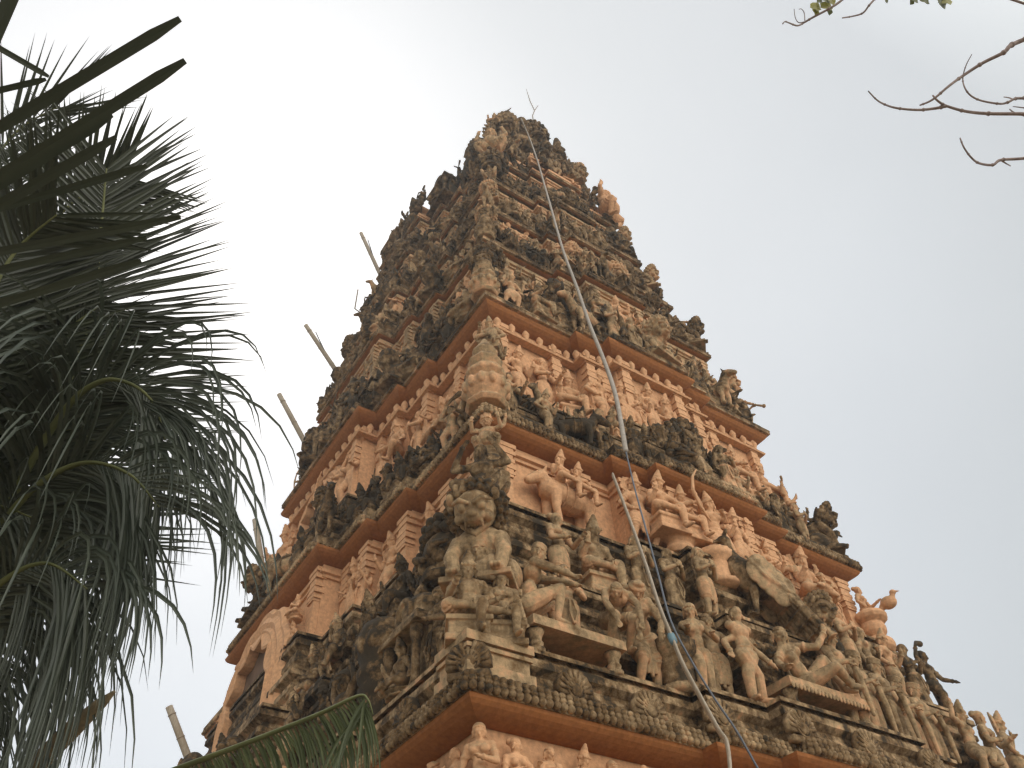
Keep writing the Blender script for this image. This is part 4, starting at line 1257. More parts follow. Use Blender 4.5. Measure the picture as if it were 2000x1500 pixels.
for k, (px, kit, mt) in enumerate(((1655, 'folded_palms_long_hair', 'statue'), (1700, 'long_skirted_woman', 'statue'), (1742, 'crowned_attendant', 'statue'), (1785, 'folded_palms', 'mixed'), (1825, 'armed_warrior', 'dark'))):
    y = -7.98; x = x_at(px, y, Z2 + .7); y -= out_right(x, TIERS[0][0]); x = min(5.7, x_at(px, y, Z2 + .7))
    statue(kit, x, y, Z2, .15, 1.45, mt, f"{MATWORD[mt]} {DESC[kit]} above the soldiers, {['first', 'second', 'third', 'fourth', 'fifth'][k]} past the lion", 'statue', g2, 1)
# wall figures of the lowest storey
def r3(kit, px, py, h, rz, text, dz=0.0, y=7.5, mat='relief', fine=1, cat='statue', grp=g3):
    yy = -y; zc_ = Z3 + dz + .5 * h; x = x_at(px, yy, zc_); yy -= out_right(x, 5.0); x = x_at(px, yy, zc_)
    return statue(kit, x, yy, Z3 + dz, rz, h, mat, text, cat, grp, fine)
r3('couple_on_bull', 1108, 1015, 1.62, .05, 'peach crowned couple riding a bull, on the wall between two pilasters near the corner', cat='relief', dz=.0)
r3('wide_stance_guardian', 1248, 1075, 1.62, 0, 'tall peach guardian with halo behind the hanging cable, lowest right wall', cat='relief')
r3('seated_couple', 1312, 1085, 1.65, -.1, 'peach couple seated together on round pedestal, lowest right wall', dz=.3, cat='relief')
altar(-.55, -8.15, Z2 + 1.05, .30, .85, 'peach pedestal altar below the seated peach couple').material_slots[0].material = MAT['relief']
r3('archer', 1398, 1110, 1.65, .1, 'peach archer stretching his arm to the right, lowest right wall', cat='relief')
r3('four_armed_deity', 1445, 1115, 1.5, 0, 'peach four-armed deity right of the archer, lowest right wall', cat='relief')
r3('standing_couple', 1495, 1150, 1.5, 0, 'peach standing couple above the peacock tail, lowest right wall', cat='relief')
r3('cross_legged_deity', 1570, 1175, 2.0, 0, 'peach haloed deity sitting cross-legged, lowest right wall', cat='relief', dz=.3)
r3('folded_palms', 1620, 1190, 1.5, 0, 'peach praying figure beside the cross-legged deity, lowest right wall', cat='relief')
p = on_plane(1700, 1255, (0, 1, 0), -7.75)
statue('woman_on_ringed_post', 4.95, -7.55, Z2 + 1.05, .3, 1.9, 'relief', 'woman with bird seated on a post of stacked rings at the far right corner', 'statue', None, 2)

# near corner of the lowest storey
CD = V((-1, -1)).normalized()
gc = 'sculptures stacked up the near corner'
pl = M(); pl.box((0, 0, .2), (.86, .66, .4)); pl.box((0, 0, .45), (.96, .76, .12)); pl.box((0, 0, .33), (.93, .73, .05)); pl.box((0, 0, .06), (.96, .76, .12))
po = pl.build('moulded_plinth', MAT['statue']); po.location = TM @ V((-6.06, -8.72, 6.02)); po.rotation_euler = (0, 0, YAW); tag(po, 'moulded plinth under the seated king and queen at the near corner', 'plinth')
statue('seated_king', -6.28, -8.72, 6.50, CORNER + .3, 1.42, 'statue', 'grey crowned king seated at the near corner beside a smaller queen', 'statue', gc, 2)
statue('seated_queen', -5.86, -8.86, 6.50, CORNER + .35, 1.32, 'statue', 'grey queen seated with one leg hanging beside the king at the near corner', 'statue', gc, 2)
pr = M(); pr.box((0, 0, .45), (.62, .62, .9)); pr.box((0, 0, .93), (.78, .78, .1)); pr.box((0, 0, .8), (.7, .7, .06)); pr.box((0, 0, .3), (.7, .7, .08))
po = pr.build('corner_pier', MAT['mixed']); po.location = TM @ V((-5.82, -8.34, Z1 - .02)); po.rotation_euler = (0, 0, YAW); tag(po, 'square moulded pier under the snarling corner lion, behind the king', 'pier')
statue('snarling_lion', -5.86, -8.40, Z1 + .96, CORNER, 1.5, 'statue', 'snarling lion with toothed mouth at the near corner above the king', 'lion statue', gc, 2, mats={'mane': 'dark'})
statue('arms_raised_guardian', -5.50, -7.95, Z3 - .62, CORNER, 1.55, 'dark', 'dark seated guardian with raised arms above the snarling corner lion', 'statue', gc, 2)
pc = M(); rings_post(pc, .34, -.2, .95, 3)
po = pc.build('ringed_column', MAT['mixed'], None, True); po.location = TM @ V((-5.06, -7.5, Z3 + .1)); tag(po, 'stack of thick stone rings at the near corner behind the raised-arm guardian', 'column')
statue('many_headed_squatter', -5.10, -7.54, Z3 + .95, CORNER, 1.12, 'statue', 'many-headed winged squatter holding up the near corner of the second ledge', 'statue', gc, 2)

# lowest left ledge
gl1 = group(0, 1, 'L'); gl2 = group(0, 2, 'L')
LWEAR = [('dark', 3), ('mixed', 2), ('statue', 1)]
def l1(kit, y, row, h, rz, mat, text, f=.5, dz=0, fine=2, cat='statue'):
    x, yy, z = floor_pt(0, row, 'L', y, f)
    return statue(kit, x, yy, z + dz, -math.pi / 2 + rz, h, mat, text, cat, group(0, row, 'L'), fine)
l1('capped_soldier', -8.55, 1, 1.5, .3, 'statue', 'slim grey figure left of the seated king at the near corner', dz=.1)
l1('turbaned_man', -8.0, 1, 1.5, .1, 'mixed', 'tan skirted figure second left of the seated king', dz=0)
l1('long_skirted_woman', -7.45, 1, 1.5, 0, 'mixed', 'tan skirted woman on lowest left ledge, third left of the king')
l1('miniature_shrine', -6.7, 1, 1.9, 0, 'dark', 'dark little shrine on the lowest left ledge beside the fat round pillar', cat='small shrine')
m = M(); m.lathe([(.36, 0), (.38, .1), (.30, .16), (.33, .5), (.38, .62), (.34, .7), (.4, .78), (.42, .9), (.36, 1.0), (.42, 1.15), (.44, 1.5), (.38, 1.66), (.3, 1.72)], (0, 0, 0), 26)
for k in range(10):
    w = 2 * math.pi * k / 10; m.ell((.37 * math.cos(w), .37 * math.sin(w), 1.32), (.12, .12, .18))
o = m.build('round_pillar', MAT['dark'], None, True); o.location = TM @ V((*floor_pt(0, 1, 'L', -5.85, .4)[:2], Z1)); tag(o, 'fat dark round pillar with rings on the lowest left ledge', 'pillar')
l1('pot_bellied_dwarf', -5.0, 1, 1.5, 0, 'dark', 'blackened pot-bellied dwarf left of the fat round pillar', f=.4)
l1('standing_couple', -4.2, 1, 1.4, 0, 'dark', 'blackened couple left of the pot-bellied dwarf, lowest left ledge')
l1('wide_stance_guardian', -3.3, 1, 1.5, 0, 'mixed', 'haloed guardian on the lowest left ledge beside the arch')
l1('squatting_monkey', -2.3, 1, 1.6, 0, 'dark', 'blackened monkey squatting below the cusped arch', cat='monkey statue')
l1('crowned_attendant', -1.3, 1, 1.4, 0, 'dark', 'blackened crowned figure under the cusped arch, lowest left ledge')
l1('tusked_elephant', -.1, 1, 1.6, 1.0, 'dark', 'blackened elephant under the cusped arch, lowest left ledge', cat='elephant statue')
l1('turbaned_man', 1.2, 1, 1.4, 0, 'dark', 'blackened turbaned man past the arch, lowest left ledge', fine=1)
l1('seated_deity', 2.3, 1, 1.6, 0, 'dark', 'blackened seated deity at the far end of lowest left ledge', fine=1)
l1('armed_warrior', -8.05, 2, 1.35, .3, 'dark', 'dark warrior left of the snarling corner lion', fine=2)
l1('folded_palms', -7.5, 2, 1.4, .1, 'statue', 'tall ringed-skirt figure second left of the snarling corner lion')
l1('lion_mask', -6.8, 2, 1.5, 0, 'dark', 'dark bearded mask under a canopy on the left face', cat='lion mask', dz=.1)
l1('four_armed_deity', -6.0, 2, 1.3, 0, 'dark', 'dark four-armed deity left of the canopied mask')
l1('seated_deity', -5.1, 2, 1.6, 0, 'dark', 'dark deity seated high on the left face, fourth figure from the mask', dz=.5)
l1('crowned_attendant', -4.3, 2, 1.4, 0, 'dark', 'dark crowned figure on lowest left upper row beside the bay corner')
l1('raised_arm_dancer', -3.5, 2, 1.3, 0, 'mixed', 'half-blackened dancer on the bay corner, lowest left upper row')
l1('cross_legged_deity', -2.5, 2, 1.5, 0, 'mixed', 'half-blackened haloed deity sitting at the foot of the arch')
for k, (y, kit) in enumerate(((-6.75, 'wide_stance_guardian'), (-5.2, 'crowned_attendant'), (-4.0, 'four_armed_deity'), (-3.0, 'standing_couple'))):
    x, yy, z = floor_pt(0, 3, 'L', y, .75)
    statue(kit, x, yy, z + .05, -math.pi / 2, 1.45, 'relief', f"peach {DESC[kit]} between pilasters, lowest left wall, {ORD[k]}", 'relief', group(0, 3, 'L'), 1)

for k, (y, z) in enumerate(((-1.72, 9.75), (-1.72, 10.55), (2.25, 9.8))):
    statue(['raised_arm_dancer', 'cross_legged_sage', 'raised_arm_dancer'][k], -(LEVELS[(0, 3)][0] + OUTL[0] + .34), y, z, -math.pi / 2, .72 if k != 1 else .8, 'relief', ['small peach dancer carved right of the cusped arch, lower one', 'small peach praying sage carved high right of the cusped arch', 'small peach dancer carved left of the cusped arch'][k], 'relief', 'small figures carved beside the cusped arch', 1)
# figures crouched under the lowest cornice
FRZ = ['woman_with_bun', 'folded_palms', 'crowned_attendant', 'folded_palms_long_hair', 'cross_legged_sage', 'long_skirted_woman', 'folded_palms', 'seated_deity', 'turbaned_man', 'armed_warrior', 'kneeling_figure', 'woman_with_bun']
for k in range(12):
    kit = FRZ[k]; x = -5.80 + .46 * k
    h = {'cross_legged_sage': 1.3, 'seated_deity': 1.15, 'kneeling_figure': 1.2}.get(kit, .98)
    statue(kit, x, -8.90 - out_right(x, 6.2), 4.44, rnd.uniform(-.2, .2), h, 'relief', f"peach {DESC[kit]} under the lowest right cornice, {ORD[k]}", 'relief', 'peach figures under the lowest right cornice', 1)
statue('long_skirted_woman', -6.24, -8.86, 4.44, CORNER, 1.08, 'relief', 'peach broad-shouldered figure under the lowest cornice, right at the near corner', 'relief', 'peach figures under the lowest right cornice', 1)
for k in range(6):
    kit = ['folded_palms', 'turbaned_man', 'kneeling_figure', 'woman_with_bun', 'crowned_attendant', 'folded_palms_long_hair'][k]
    statue(kit, -6.28, -8.42 + .48 * k, 4.44, -math.pi / 2, 1.2 if k == 2 else .98, 'relief', f"peach {DESC[kit]} under the lowest left cornice, {ORD[k]}", 'relief', 'peach figures under the lowest left cornice', 1)

# second storey: corner, rows, wall
STAND = ['folded_palms', 'crowned_attendant', 'woman_with_bun', 'long_skirted_woman', 'raised_arm_dancer', 'wide_stance_guardian', 'turbaned_man', 'four_armed_deity', 'archer', 'armed_warrior', 'standing_couple', 'folded_palms_long_hair']
SIT = ['seated_deity', 'cross_legged_sage', 'cross_legged_deity', 'seated_couple', 'kneeling_figure', 'pot_bellied_dwarf', 'seated_king']
BEAST = ['snarling_lion', 'standing_bull', 'bridled_horse', 'tusked_elephant', 'mounted_rider', 'lion_mask', 'squatting_monkey', 'miniature_shrine']
def corner(i, items):
    for row, kit, h, mat, dz, sb, text in items:
        a1, b1, z = LEVELS[(i, row)]
        statue(kit, -(a1 + sb), -(b1 + sb), z + dz, CORNER, h, mat, text, CATW.get(kit, 'statue'), gc, 2 if i < 2 else 1)
corner(1, [(1, 'snarling_lion', 1.0, 'dark', 0, .12, 'dark lion at the near corner of the second ledge'), (1, 'crown_finial', 2.1, 'statue', -.05, .26, 'grey crown-shaped finial rising at the near corner of the second ledge'),
           (3, 'many_headed_squatter', 1.1, 'dark', .0, .22, 'dark many-headed squatter under the near corner of the third ledge'), (3, 'seated_king', 1.3, 'statue', .95, .2, 'grey seated figure tucked under the near corner of the third ledge')])
corner(2, [(1, 'armed_warrior', 1.1, 'dark', 0, .1, 'dark warrior at the near corner of the third ledge'), (2, 'snarling_lion', 1.15, 'dark', .1, .12, 'dark lion at the near corner above the third ledge'), (3, 'lion_mask', 1.0, 'dark', .6, .1, 'dark round lion mask under the near corner of the fourth ledge')])
corner(2, [(1, 'crown_finial', 1.7, 'mixed', -.05, .22, 'half-blackened crown-shaped finial at the near corner of the third ledge')])
corner(3, [(1, 'crown_finial', 1.4, 'dark', -.05, .2, 'blackened crown-shaped finial at the near corner of the fourth ledge'), (1, 'pot_bellied_dwarf', 1.0, 'dark', 0, .1, 'dark dwarf at the near corner of the fourth ledge'), (2, 'snarling_lion', 1.1, 'mixed', .1, .1, 'lion at the near corner above the fourth ledge')])
corner(4, [(1, 'standing_bull', 1.1, 'statue', 0, .1, 'grey bull at the near corner of the fifth ledge'), (2, 'snarling_lion', 1.0, 'mixed', .1, .1, 'lion at the near corner above the fifth ledge')])
corner(5, [(1, 'squatting_monkey', 1.2, 'mixed', 0, .1, 'animal crouched at the near corner of the topmost ledge'), (2, 'lion_mask', 1.25, 'dark', .3, .12, 'dark lion mask at the near corner below the roof')])
WR = [('statue', 1), ('dark', 4), ('mixed', 2)]
WL = [('dark', 4), ('mixed', 1), ('statue', 1)]
def aw(i, row): return LEVELS[(i, row)][0]
def bw_(i, row): return LEVELS[(i, row)][1]
fill(1, 1, 'R', -4.75, 5.2, .72, STAND[1:] + SIT[:3] + BEAST[:4], 1.28, [('dark', 3), ('mixed', 2), ('statue', 2)], 1)
fill(1, 2, 'R', -4.4, 4.9, .80, SIT + BEAST, 1.1, [('dark', 3), ('mixed', 2)], 1)
fill(1, 3, 'R', -4.0, 4.4, .66, STAND + SIT[:4], 1.62, [('relief', 1)], 1, f=.8)
fill(1, 1, 'L', -7.1, 3.0, .74, STAND + SIT + BEAST[:3], 1.25, [('dark', 4), ('mixed', 1)], 1)
fill(1, 2, 'L', -6.8, 2.9, .95, SIT + BEAST, 1.08, [('dark', 3), ('mixed', 1)], 1)
fill(1, 3, 'L', -6.4, 2.6, .72, STAND + SIT[:4], 1.62, [('relief', 1)], 1, f=.8, skip=((-.7, 1.4),))
for i, (st, hh) in ((2, (.68, 1.38)), (3, (.70, 1.12)), (4, (.72, 1.0)), (5, (.72, .95))):
    fill(i, 1, 'R', -aw(i, 1) + .3, aw(i, 1), st, STAND + SIT + BEAST, hh, WR)
    fill(i, 2, 'R', -aw(i, 2) + .35, aw(i, 2), st * 1.15, SIT + BEAST + STAND, hh * .95, WR + [('relief', 1)])
    fill(i, 1, 'L', -bw_(i, 1) + .3, bw_(i, 1) * .45, st * 1.05, STAND + SIT + BEAST, hh, WL)
    fill(i, 2, 'L', -bw_(i, 2) + .35, bw_(i, 2) * .44, st * 1.25, SIT + BEAST + STAND, hh * .95, WL)
    if i < 4:
        fill(i, 3, 'R', -aw(i, 3) + .3, aw(i, 3) - .2, .78, STAND + SIT, hh * 1.0, [('relief', 1), ('mixed', 3), ('statue', 1)], f=.75)
        fill(i, 3, 'L', -bw_(i, 3) + .3, bw_(i, 3) * .40, 1.0, STAND + SIT, hh * 1.0, [('relief', 2), ('mixed', 2), ('dark', 1)], f=.75)
# sculptures on the far right corners, seen against the sky
for i, kits in ((1, ('snarling_lion', 'four_armed_deity')), (2, ('armed_warrior', 'snarling_lion')), (3, ('snarling_lion', 'seated_king')), (4, ('pot_bellied_dwarf', 'snarling_lion')), (5, ('seated_deity', 'snarling_lion'))):
    for row, kit in zip((1, 2), kits):
        a1, b1, z = LEVELS[(i, row)]
        statue(kit, a1 + .02, -(b1 + .08), z, -CORNER, 1.5 - .04 * i, 'dark' if row == 1 else 'statue', f"{'blackened' if row == 1 else 'grey-brown'} {DESC[kit]} at the far right corner, {TIER[i]} ledge {'front' if row == 1 else 'upper'} row", CATW.get(kit, 'statue'), 'sculptures on the far right corners', 1)
# the crowd of smaller sculptures packed between them
crowd = M()
CK = {}
def small(kit):
    if kit not in CK:
        A = M()
        for m in KITS[kit][0].p.values(): A.join(m)
        me = sculpt(A, .027, kit, 1)
        CK[kit] = ([v.co.copy() for v in me.vertices], [tuple(p.vertices) for p in me.polygons])
        bpy.data.meshes.remove(me)
    return CK[kit]
for i in (1, 2, 3, 4, 5):
    for row in ((1, 2) if i > 1 else (2,)):
        for face, lo, hi in (('R', -aw(i, row) + .55, aw(i, row)), ('L', -bw_(i, row) + .55, bw_(i, row) * .45)):
            st = .36
            for k in range(int((hi - lo) / st)):
                q = lo + st * (k + .5) + rnd.uniform(-.12, .12)
                x, y, z = floor_pt(i, row, face, q, rnd.choice((.15, .75)) + rnd.uniform(-.15, .15))
                kit = rnd.choice(STAND + SIT + ['snarling_lion', 'lion_mask', 'crown_finial', 'miniature_shrine'])
                hh = rnd.uniform(.7, 1.15) * (1.2 if kit in SIT else 1) * (.8 if i == 1 else 1)
                mt = Matrix.Translation((x, y, z - .05)) @ Matrix.Rotation((0 if face == 'R' else -math.pi / 2) + rnd.uniform(-.5, .5), 4, 'Z') @ Matrix.Scale(hh, 4)
                v, f = small(kit)
                crowd.add([mt @ p for p in v], f)
for k in range(95):
    t = rnd.random(); rr_ = rnd.choice((.4, .9, 1.4, 1.9, 2.3, 2.4))
    hx, hz = horseshoe(rr_, t)
    side = rnd.random() < .35
    if side:
        hx, hz = horseshoe(2.3, .5 + rnd.uniform(.0, .42) * rnd.choice((-1, 1)))
        p = (hx, rnd.uniform(-LBAR, 0), zc + hz * 1.18 - .3)
    else: p = (hx, -LBAR - rnd.uniform(.1, .35), zc + hz * 1.18 - .35)
    kit = rnd.choice(SIT + ['snarling_lion', 'lion_mask', 'crown_finial', 'folded_palms'])
    mt = Matrix.Translation(p) @ Matrix.Rotation((-1.3 if side and hx < 0 else 1.3 if side else 0) + rnd.uniform(-.4, .4), 4, 'Z') @ Matrix.Scale(rnd.uniform(.7, 1.15), 4)
    v, f = small(kit); crowd.add([mt @ q for q in v], f)
for face, lo, hi in (('R', -2.9, 2.9), ('L', -4.9, 2.0)):
    for k in range(int((hi - lo) / .34)):
        q = lo + .34 * (k + .5); hh = rnd.uniform(.8, 1.25); a6, b6, h6 = TIERS[6]
        x, y = (q, -(b6 - .25) - out_right(q, a6)) if face == 'R' else (-(a6 - .25) - out_left(q, b6), q)
        mt = Matrix.Translation((x, y, h6 + rnd.choice((.1, .6, 1.2)))) @ Matrix.Rotation((0 if face == 'R' else -math.pi / 2) + rnd.uniform(-.5, .5), 4, 'Z') @ Matrix.Scale(hh, 4)
        v, f = small(rnd.choice(STAND + SIT + ['snarling_lion'])); crowd.add([mt @ p for p in v], f)
o = crowd.build('small_sculptures', MAT['dark'], None, True); o.location = (TX, TY, 0); o.rotation_euler = (0, 0, YAW)
tag(o, 'crowd of small blackened sculptures packed between the larger ones on the upper storeys', 'sculptures', None, 'stuff')
# small painted figures filling the wall panels
pal = M()
for i, hs, st in ((0, .95, .52), (1, 1.0, .44), (2, .85, .42)):
    for face, lo, hi in (('R', -aw(i, 3) + .5, aw(i, 3) - .1), ('L', -bw_(i, 3) + .5, bw_(i, 3) * .35)):
        for k in range(int((hi - lo) / st)):
            q = lo + st * (k + .5) + rnd.uniform(-.1, .1)
            if face == 'L' and i < 2 and -1.9 < q < 2.6: continue
            if i == 0 and face == 'R' and q < -1.5: continue
            x, y, z = floor_pt(i, 3, face, q, .97)
            kit = rnd.choice(STAND + ['cross_legged_sage', 'seated_deity', 'kneeling_figure'])
            hh = hs * rnd.uniform(.8, 1.15)
            mt = Matrix.Translation((x, y, z + rnd.choice((0, 0, .35)) * (1 if i else 1.2))) @ Matrix.Rotation((0 if face == 'R' else -math.pi / 2) + rnd.uniform(-.4, .4), 4, 'Z') @ Matrix.Scale(hh, 4)
            v, f = small(kit); pal.add([mt @ p for p in v], f)
o = pal.build('small_reliefs', MAT['relief'], None, True); o.location = (TX, TY, 0); o.rotation_euler = (0, 0, YAW)
tag(o, 'crowd of small peach relief figures filling the wall panels between the larger ones', 'reliefs', None, 'stuff')
# the horn blower on the silhouette
a1, b1, z = LEVELS[(2, 1)]
statue('horn_blower', a1 + .06, -(b1 + .2), z, 1.15, 1.1, 'statue', 'horn blower at the right end of the third ledge against the sky', 'statue', None, 1)
# figures round the roof
a, b, h = TIERS[6]
zt = h + .62
for k, x in enumerate((-1.9, -1.0, -.1, .8, 1.7)):
    kit = ['standing_bull', 'seated_deity', 'wide_stance_guardian', 'seated_couple', 'squatting_monkey'][k]
    statue(kit, x, -(b - .2) - out_right(x, a) * .7, zt + .1, 0, 1.15, 'relief' if k % 2 else 'mixed', f"{'peach' if k % 2 else 'grey-brown'} {DESC[kit]} below the roof gable, {ORD[k]}", CATW.get(kit, 'statue'), 'sculptures on the roof base, right face', 1)
statue('pot_bellied_dwarf', -2.7, -4.95, h + .3, CORNER, 2.3, 'statue', 'big round-bellied corner figure beside the roof gable', 'statue', None, 1)
statue('pot_bellied_dwarf', 2.75, -5.05, h + .2, .6, 2.7, 'relief', 'large peach pot-bellied figure at the right end of the roof base', 'statue', None, 1)
statue('squatting_monkey', 2.6, -4.75, h + 2.5, 1.2, 1.25, 'dark', 'dark monkey on top of the large pot-bellied figure at right', 'monkey statue', None, 1)
for k, y in enumerate((-3.6, -2.2, -.6, 1.0)):
    statue(['wide_stance_guardian', 'miniature_shrine', 'four_armed_deity', 'miniature_shrine'][k], -(a - .15) - out_left(y, b) * .8, y, h + .25, -math.pi / 2, 2.25, 'dark', f"dark {['haloed guardian', 'little shrine', 'four-armed deity', 'little shrine'][k]} beside the roof, left face, {ORD[k]}", 'statue' if k % 2 == 0 else 'small shrine', 'sculptures on the roof base, left face', 1)
statue('lion_mask', .1, -LBAR - .1, zc + 1.75, 0, 1.5, 'dark', 'round dark lion mask crowning the roof gable', 'lion mask', None, 1)
statue('seated_deity', -1.9, -LBAR + .1, zc + 1.25, -.7, 1.5, 'statue', 'small grey figure on the left shoulder of the roof', 'statue', None, 1)
statue('snarling_lion', 2.05, -LBAR + .0, zc - .2, .6, 1.5, 'mixed', 'snarling lion on the right shoulder of the roof gable', 'lion statue', None, 1)
print('SCULPTURES', len(STAT))
hz = M(); hz.box((0, 20, 22), (120, 120, 46.5))
hm, ht = new_mat('thin_haze')
pv = N(ht, 'ShaderNodeVolumePrincipled'); pv.inputs['Color'].default_value = (.95, .95, .94, 1); pv.inputs['Density'].default_value = HAZE; pv.inputs['Anisotropy'].default_value = .45
ho = N(ht, 'ShaderNodeOutputMaterial'); ht.links.new(pv.outputs[0], ho.inputs['Volume'])
ho_ = hz.build('haze', hm); tag(ho_, 'thin bright haze in the air round the tower', 'haze', None, 'stuff')

# ------------------------------------------------------------------ lightning rod, conductor, wire, bamboo poles
def curve_tube(name, pts, r, mat, parent=None, n=8, sq=1.0):
    m = M(); m.tube(pts, r, n, True, sq); return m.build(name, MAT[mat], parent, True)
top = on_plane(1040, 226, (0, 1, 0), -4.2)
rod = empty('lightning_rod', TM @ top); 
inv = rod.matrix_basis.inverted()
def hull(px, py, off): return TM @ on_plane(px, py, (0, 1, -.1755), -(9.22 + off) - .1755 * -0 + .1755 * -5.76 + 0) if False else TM @ on_plane(px, py, (0, 1, -.1755), -(9.22 + off) - .1755 * 5.76)
tip = TM @ on_plane(1028, 174, (0, 1, 0), -4.2); mid = TM @ on_plane(1035, 197, (0, 1, 0), -4.2); elb = TM @ on_plane(1044, 216, (0, 1, 0), -4.2)
o1 = TM @ top
curve_tube('rod', [V((0, 0, -.9))] + [p - o1 for p in (o1, elb, mid, tip)], [.03, .03, .03, .028, .012], 'metal', rod)
curve_tube('side_prong', [p - o1 for p in (elb, TM @ on_plane(1051, 206, (0, 1, 0), -4.2))], [.024, .018], 'metal', rod)
tag(rod, 'thin forked lightning rod standing on the tip of the tower roof', 'lightning rod')
def smooth_path(P, n=6):
    out = []
    for i in range(len(P) - 1):
        p0 = P[max(i - 1, 0)]; p1 = P[i]; p2 = P[i + 1]; p3 = P[min(i + 2, len(P) - 1)]
        for k in range(n):
            t = k / n
            out.append(.5 * ((2 * p1) + (p2 - p0) * t + (2 * p0 - 5 * p1 + 4 * p2 - p3) * t * t + (3 * p1 - p0 - 3 * p2 + p3) * t ** 3))
    out.append(P[-1]); return out
A1 = [TM @ on_plane(1018, 232, (0, 1, 0), -5.2)] + [hull(px, py, of) for px, py, of in ((1036, 275, .45), (1050, 315, .5), (1063, 360, .55), (1080, 420, .6), (1100, 490, .62), (1128, 565, .62), (1152, 635, .62), (1180, 705, .66), (1203, 775, .66), (1222, 880, .66))]
pa = smooth_path(A1)
curve_tube('conductor_pipe', pa, [.028 + .022 * k / len(pa) for k in range(len(pa))], 'metal')
tag(bpy.data.objects['conductor_pipe'], 'long thin grey conductor pipe bending down the right face from the tower top', 'pipe')
B1 = [hull(px, py, of) for px, py, of in ((1197, 928, .25), (1228, 1010, .5), (1262, 1105, .8), (1288, 1185, .95), (1312, 1245, .95), (1335, 1300, .95), (1368, 1362, .95), (1402, 1424, .95), (1421, 1458, .95), (1430, 1560, .95))]
st = empty('bamboo_strip', B1[0])
curve_tube('strip', [p - B1[0] for p in smooth_path(B1)], [.05] * 55, 'bamboo', st, 8, .45)
tp = B1[4].lerp(B1[5], .05); curve_tube('tape', [tp - B1[0] - (B1[5] - B1[4]).normalized() * .04, tp - B1[0] + (B1[5] - B1[4]).normalized() * .04], [.052, .052], 'tape', st)
tag(st, 'split bamboo strip with blue tape leaning down the lower right face', 'bamboo strip')
W1 = [hull(px, py, of) for px, py, of in ((1222, 880, .66), (1240, 955, .7), (1262, 1035, .8), (1285, 1120, .9), (1310, 1212, 1.0), (1350, 1290, 1.0), (1398, 1368, 1.0), (1440, 1430, 1.0), (1485, 1510, 1.0))]
curve_tube('hanging_wire', smooth_path(W1), .014, 'wire')
tag(bpy.data.objects['hanging_wire'], 'thin dark wire hanging beside the bamboo strip on the lower right face', 'wire')
for k, ((bx, by), (tx, ty), yy) in enumerate((((742, 535), (705, 455), 2.6), ((655, 722), (597, 635), 2.7), ((604, 880), (545, 770), 2.8), ((521, 1165), (498, 1015), 2.9), ((375, 1500), (330, 1380), 3.0))):
    p0 = TM @ on_plane(bx, by, (0, 1, 0), yy); p1 = TM @ on_plane(tx, ty, (0, 1, 0), yy)
    p0 = p0 - (p1 - p0) * .35
    o = empty('bamboo_pole', p0)
    d = p1 - p0; r = .085
    m = M(); m.tube([V((0, 0, 0)), d * .3, d * .7, d], [r * 1.08, r * 1.04, r, r * .97], 12, False)
    m.build('pole', MAT['bamboo'], o, True)
    nn = M()
    for t in (.35, .62, .9): nn.torus(d * t, r * 1.0, .014, d)
    nn.build('nodes', MAT['bamboo'], o, True)
    if k in (0, 1): curve_tube('iron_hook', [d * .55 + V((.05, -.05, 0)), d * .75 + V((.10, -.12, .05)), d * .8 + V((.10, -.14, .1))], .02, 'wire', o)
    tag(o, 'grey bamboo pole jutting from the left edge, ' + ['topmost of the five', 'second highest of the five', 'third and middle of the five', 'fourth, behind the palm leaf tips', 'lowest of the five, by the bottom edge'][k], 'pole', 'bamboo poles jutting from the left side of the tower')
hp = [TM @ on_plane(px, py, (0, 1, 0), 2.4) for px, py in ((706, 612), (693, 603), (699, 566))]
curve_tube('iron_bracket', hp, .03, 'metal'); tag(bpy.data.objects['iron_bracket'], 'thin bent iron bracket on the left silhouette between the upper two poles', 'bracket')

# ------------------------------------------------------------------ coconut palm at left
CROWN = at(-330, 1600, 5.2)
palm = empty('coconut_palm', (CROWN.x, CROWN.y, 0))
PO = V((CROWN.x, CROWN.y, 0))
tk = M()
zs = [CROWN.z * t / 14 for t in range(15)]
tk.tube([V((.25 * math.sin(z * .5), .1 * math.sin(z), z)) for z in zs] + [V((0, 0, CROWN.z))], [.26 - .10 * t / 14 for t in range(15)] + [.15], 16)
for z in [k * .09 for k in range(int(CROWN.z / .09))]:
    t = z / CROWN.z; tk.torus((.25 * math.sin(z * .5), .1 * math.sin(z), z), .25 - .1 * t, .014, n=16)
tk.build('trunk', MAT['trunk'], palm, True)
tag(palm, 'coconut palm at the left edge with dark backlit fronds and torn leaf tips', 'palm tree')
DOWN = V((0, 0, -1))
def leaflet(m, p, d, nrm, L, w, droop, segs=7, fold=.35):
    d = d.normalized()
    st = L / segs
    rows = []
    for k in range(segs + 1):
        t = k / segs
        s = d.cross(nrm)
        if s.length < 1e-4: s = d.cross(V((1, 0, 0)))
        s.normalize(); nn = s.cross(d)
        ww = w * ((min(1, .45 + t * 2) * (1 - .5 * t ** 26)) if segs == 9 else (min(1, .35 + t * 4) * (1 - t ** 2.2) + .03))
        rows.append((p - s * ww + nn * ww * fold, p.copy(), p + s * ww + nn * ww * fold))
        p = p + d * st
        d = (d + DOWN * droop * st * (1.0 + 1.6 * t)).normalized()
    v = [q for r in rows for q in r]; f = []
    for k in range(segs):
        f += [(3 * k, 3 * k + 1, 3 * k + 4, 3 * k + 3), (3 * k + 1, 3 * k + 2, 3 * k + 5, 3 * k + 4)]
    m.add(v, f)
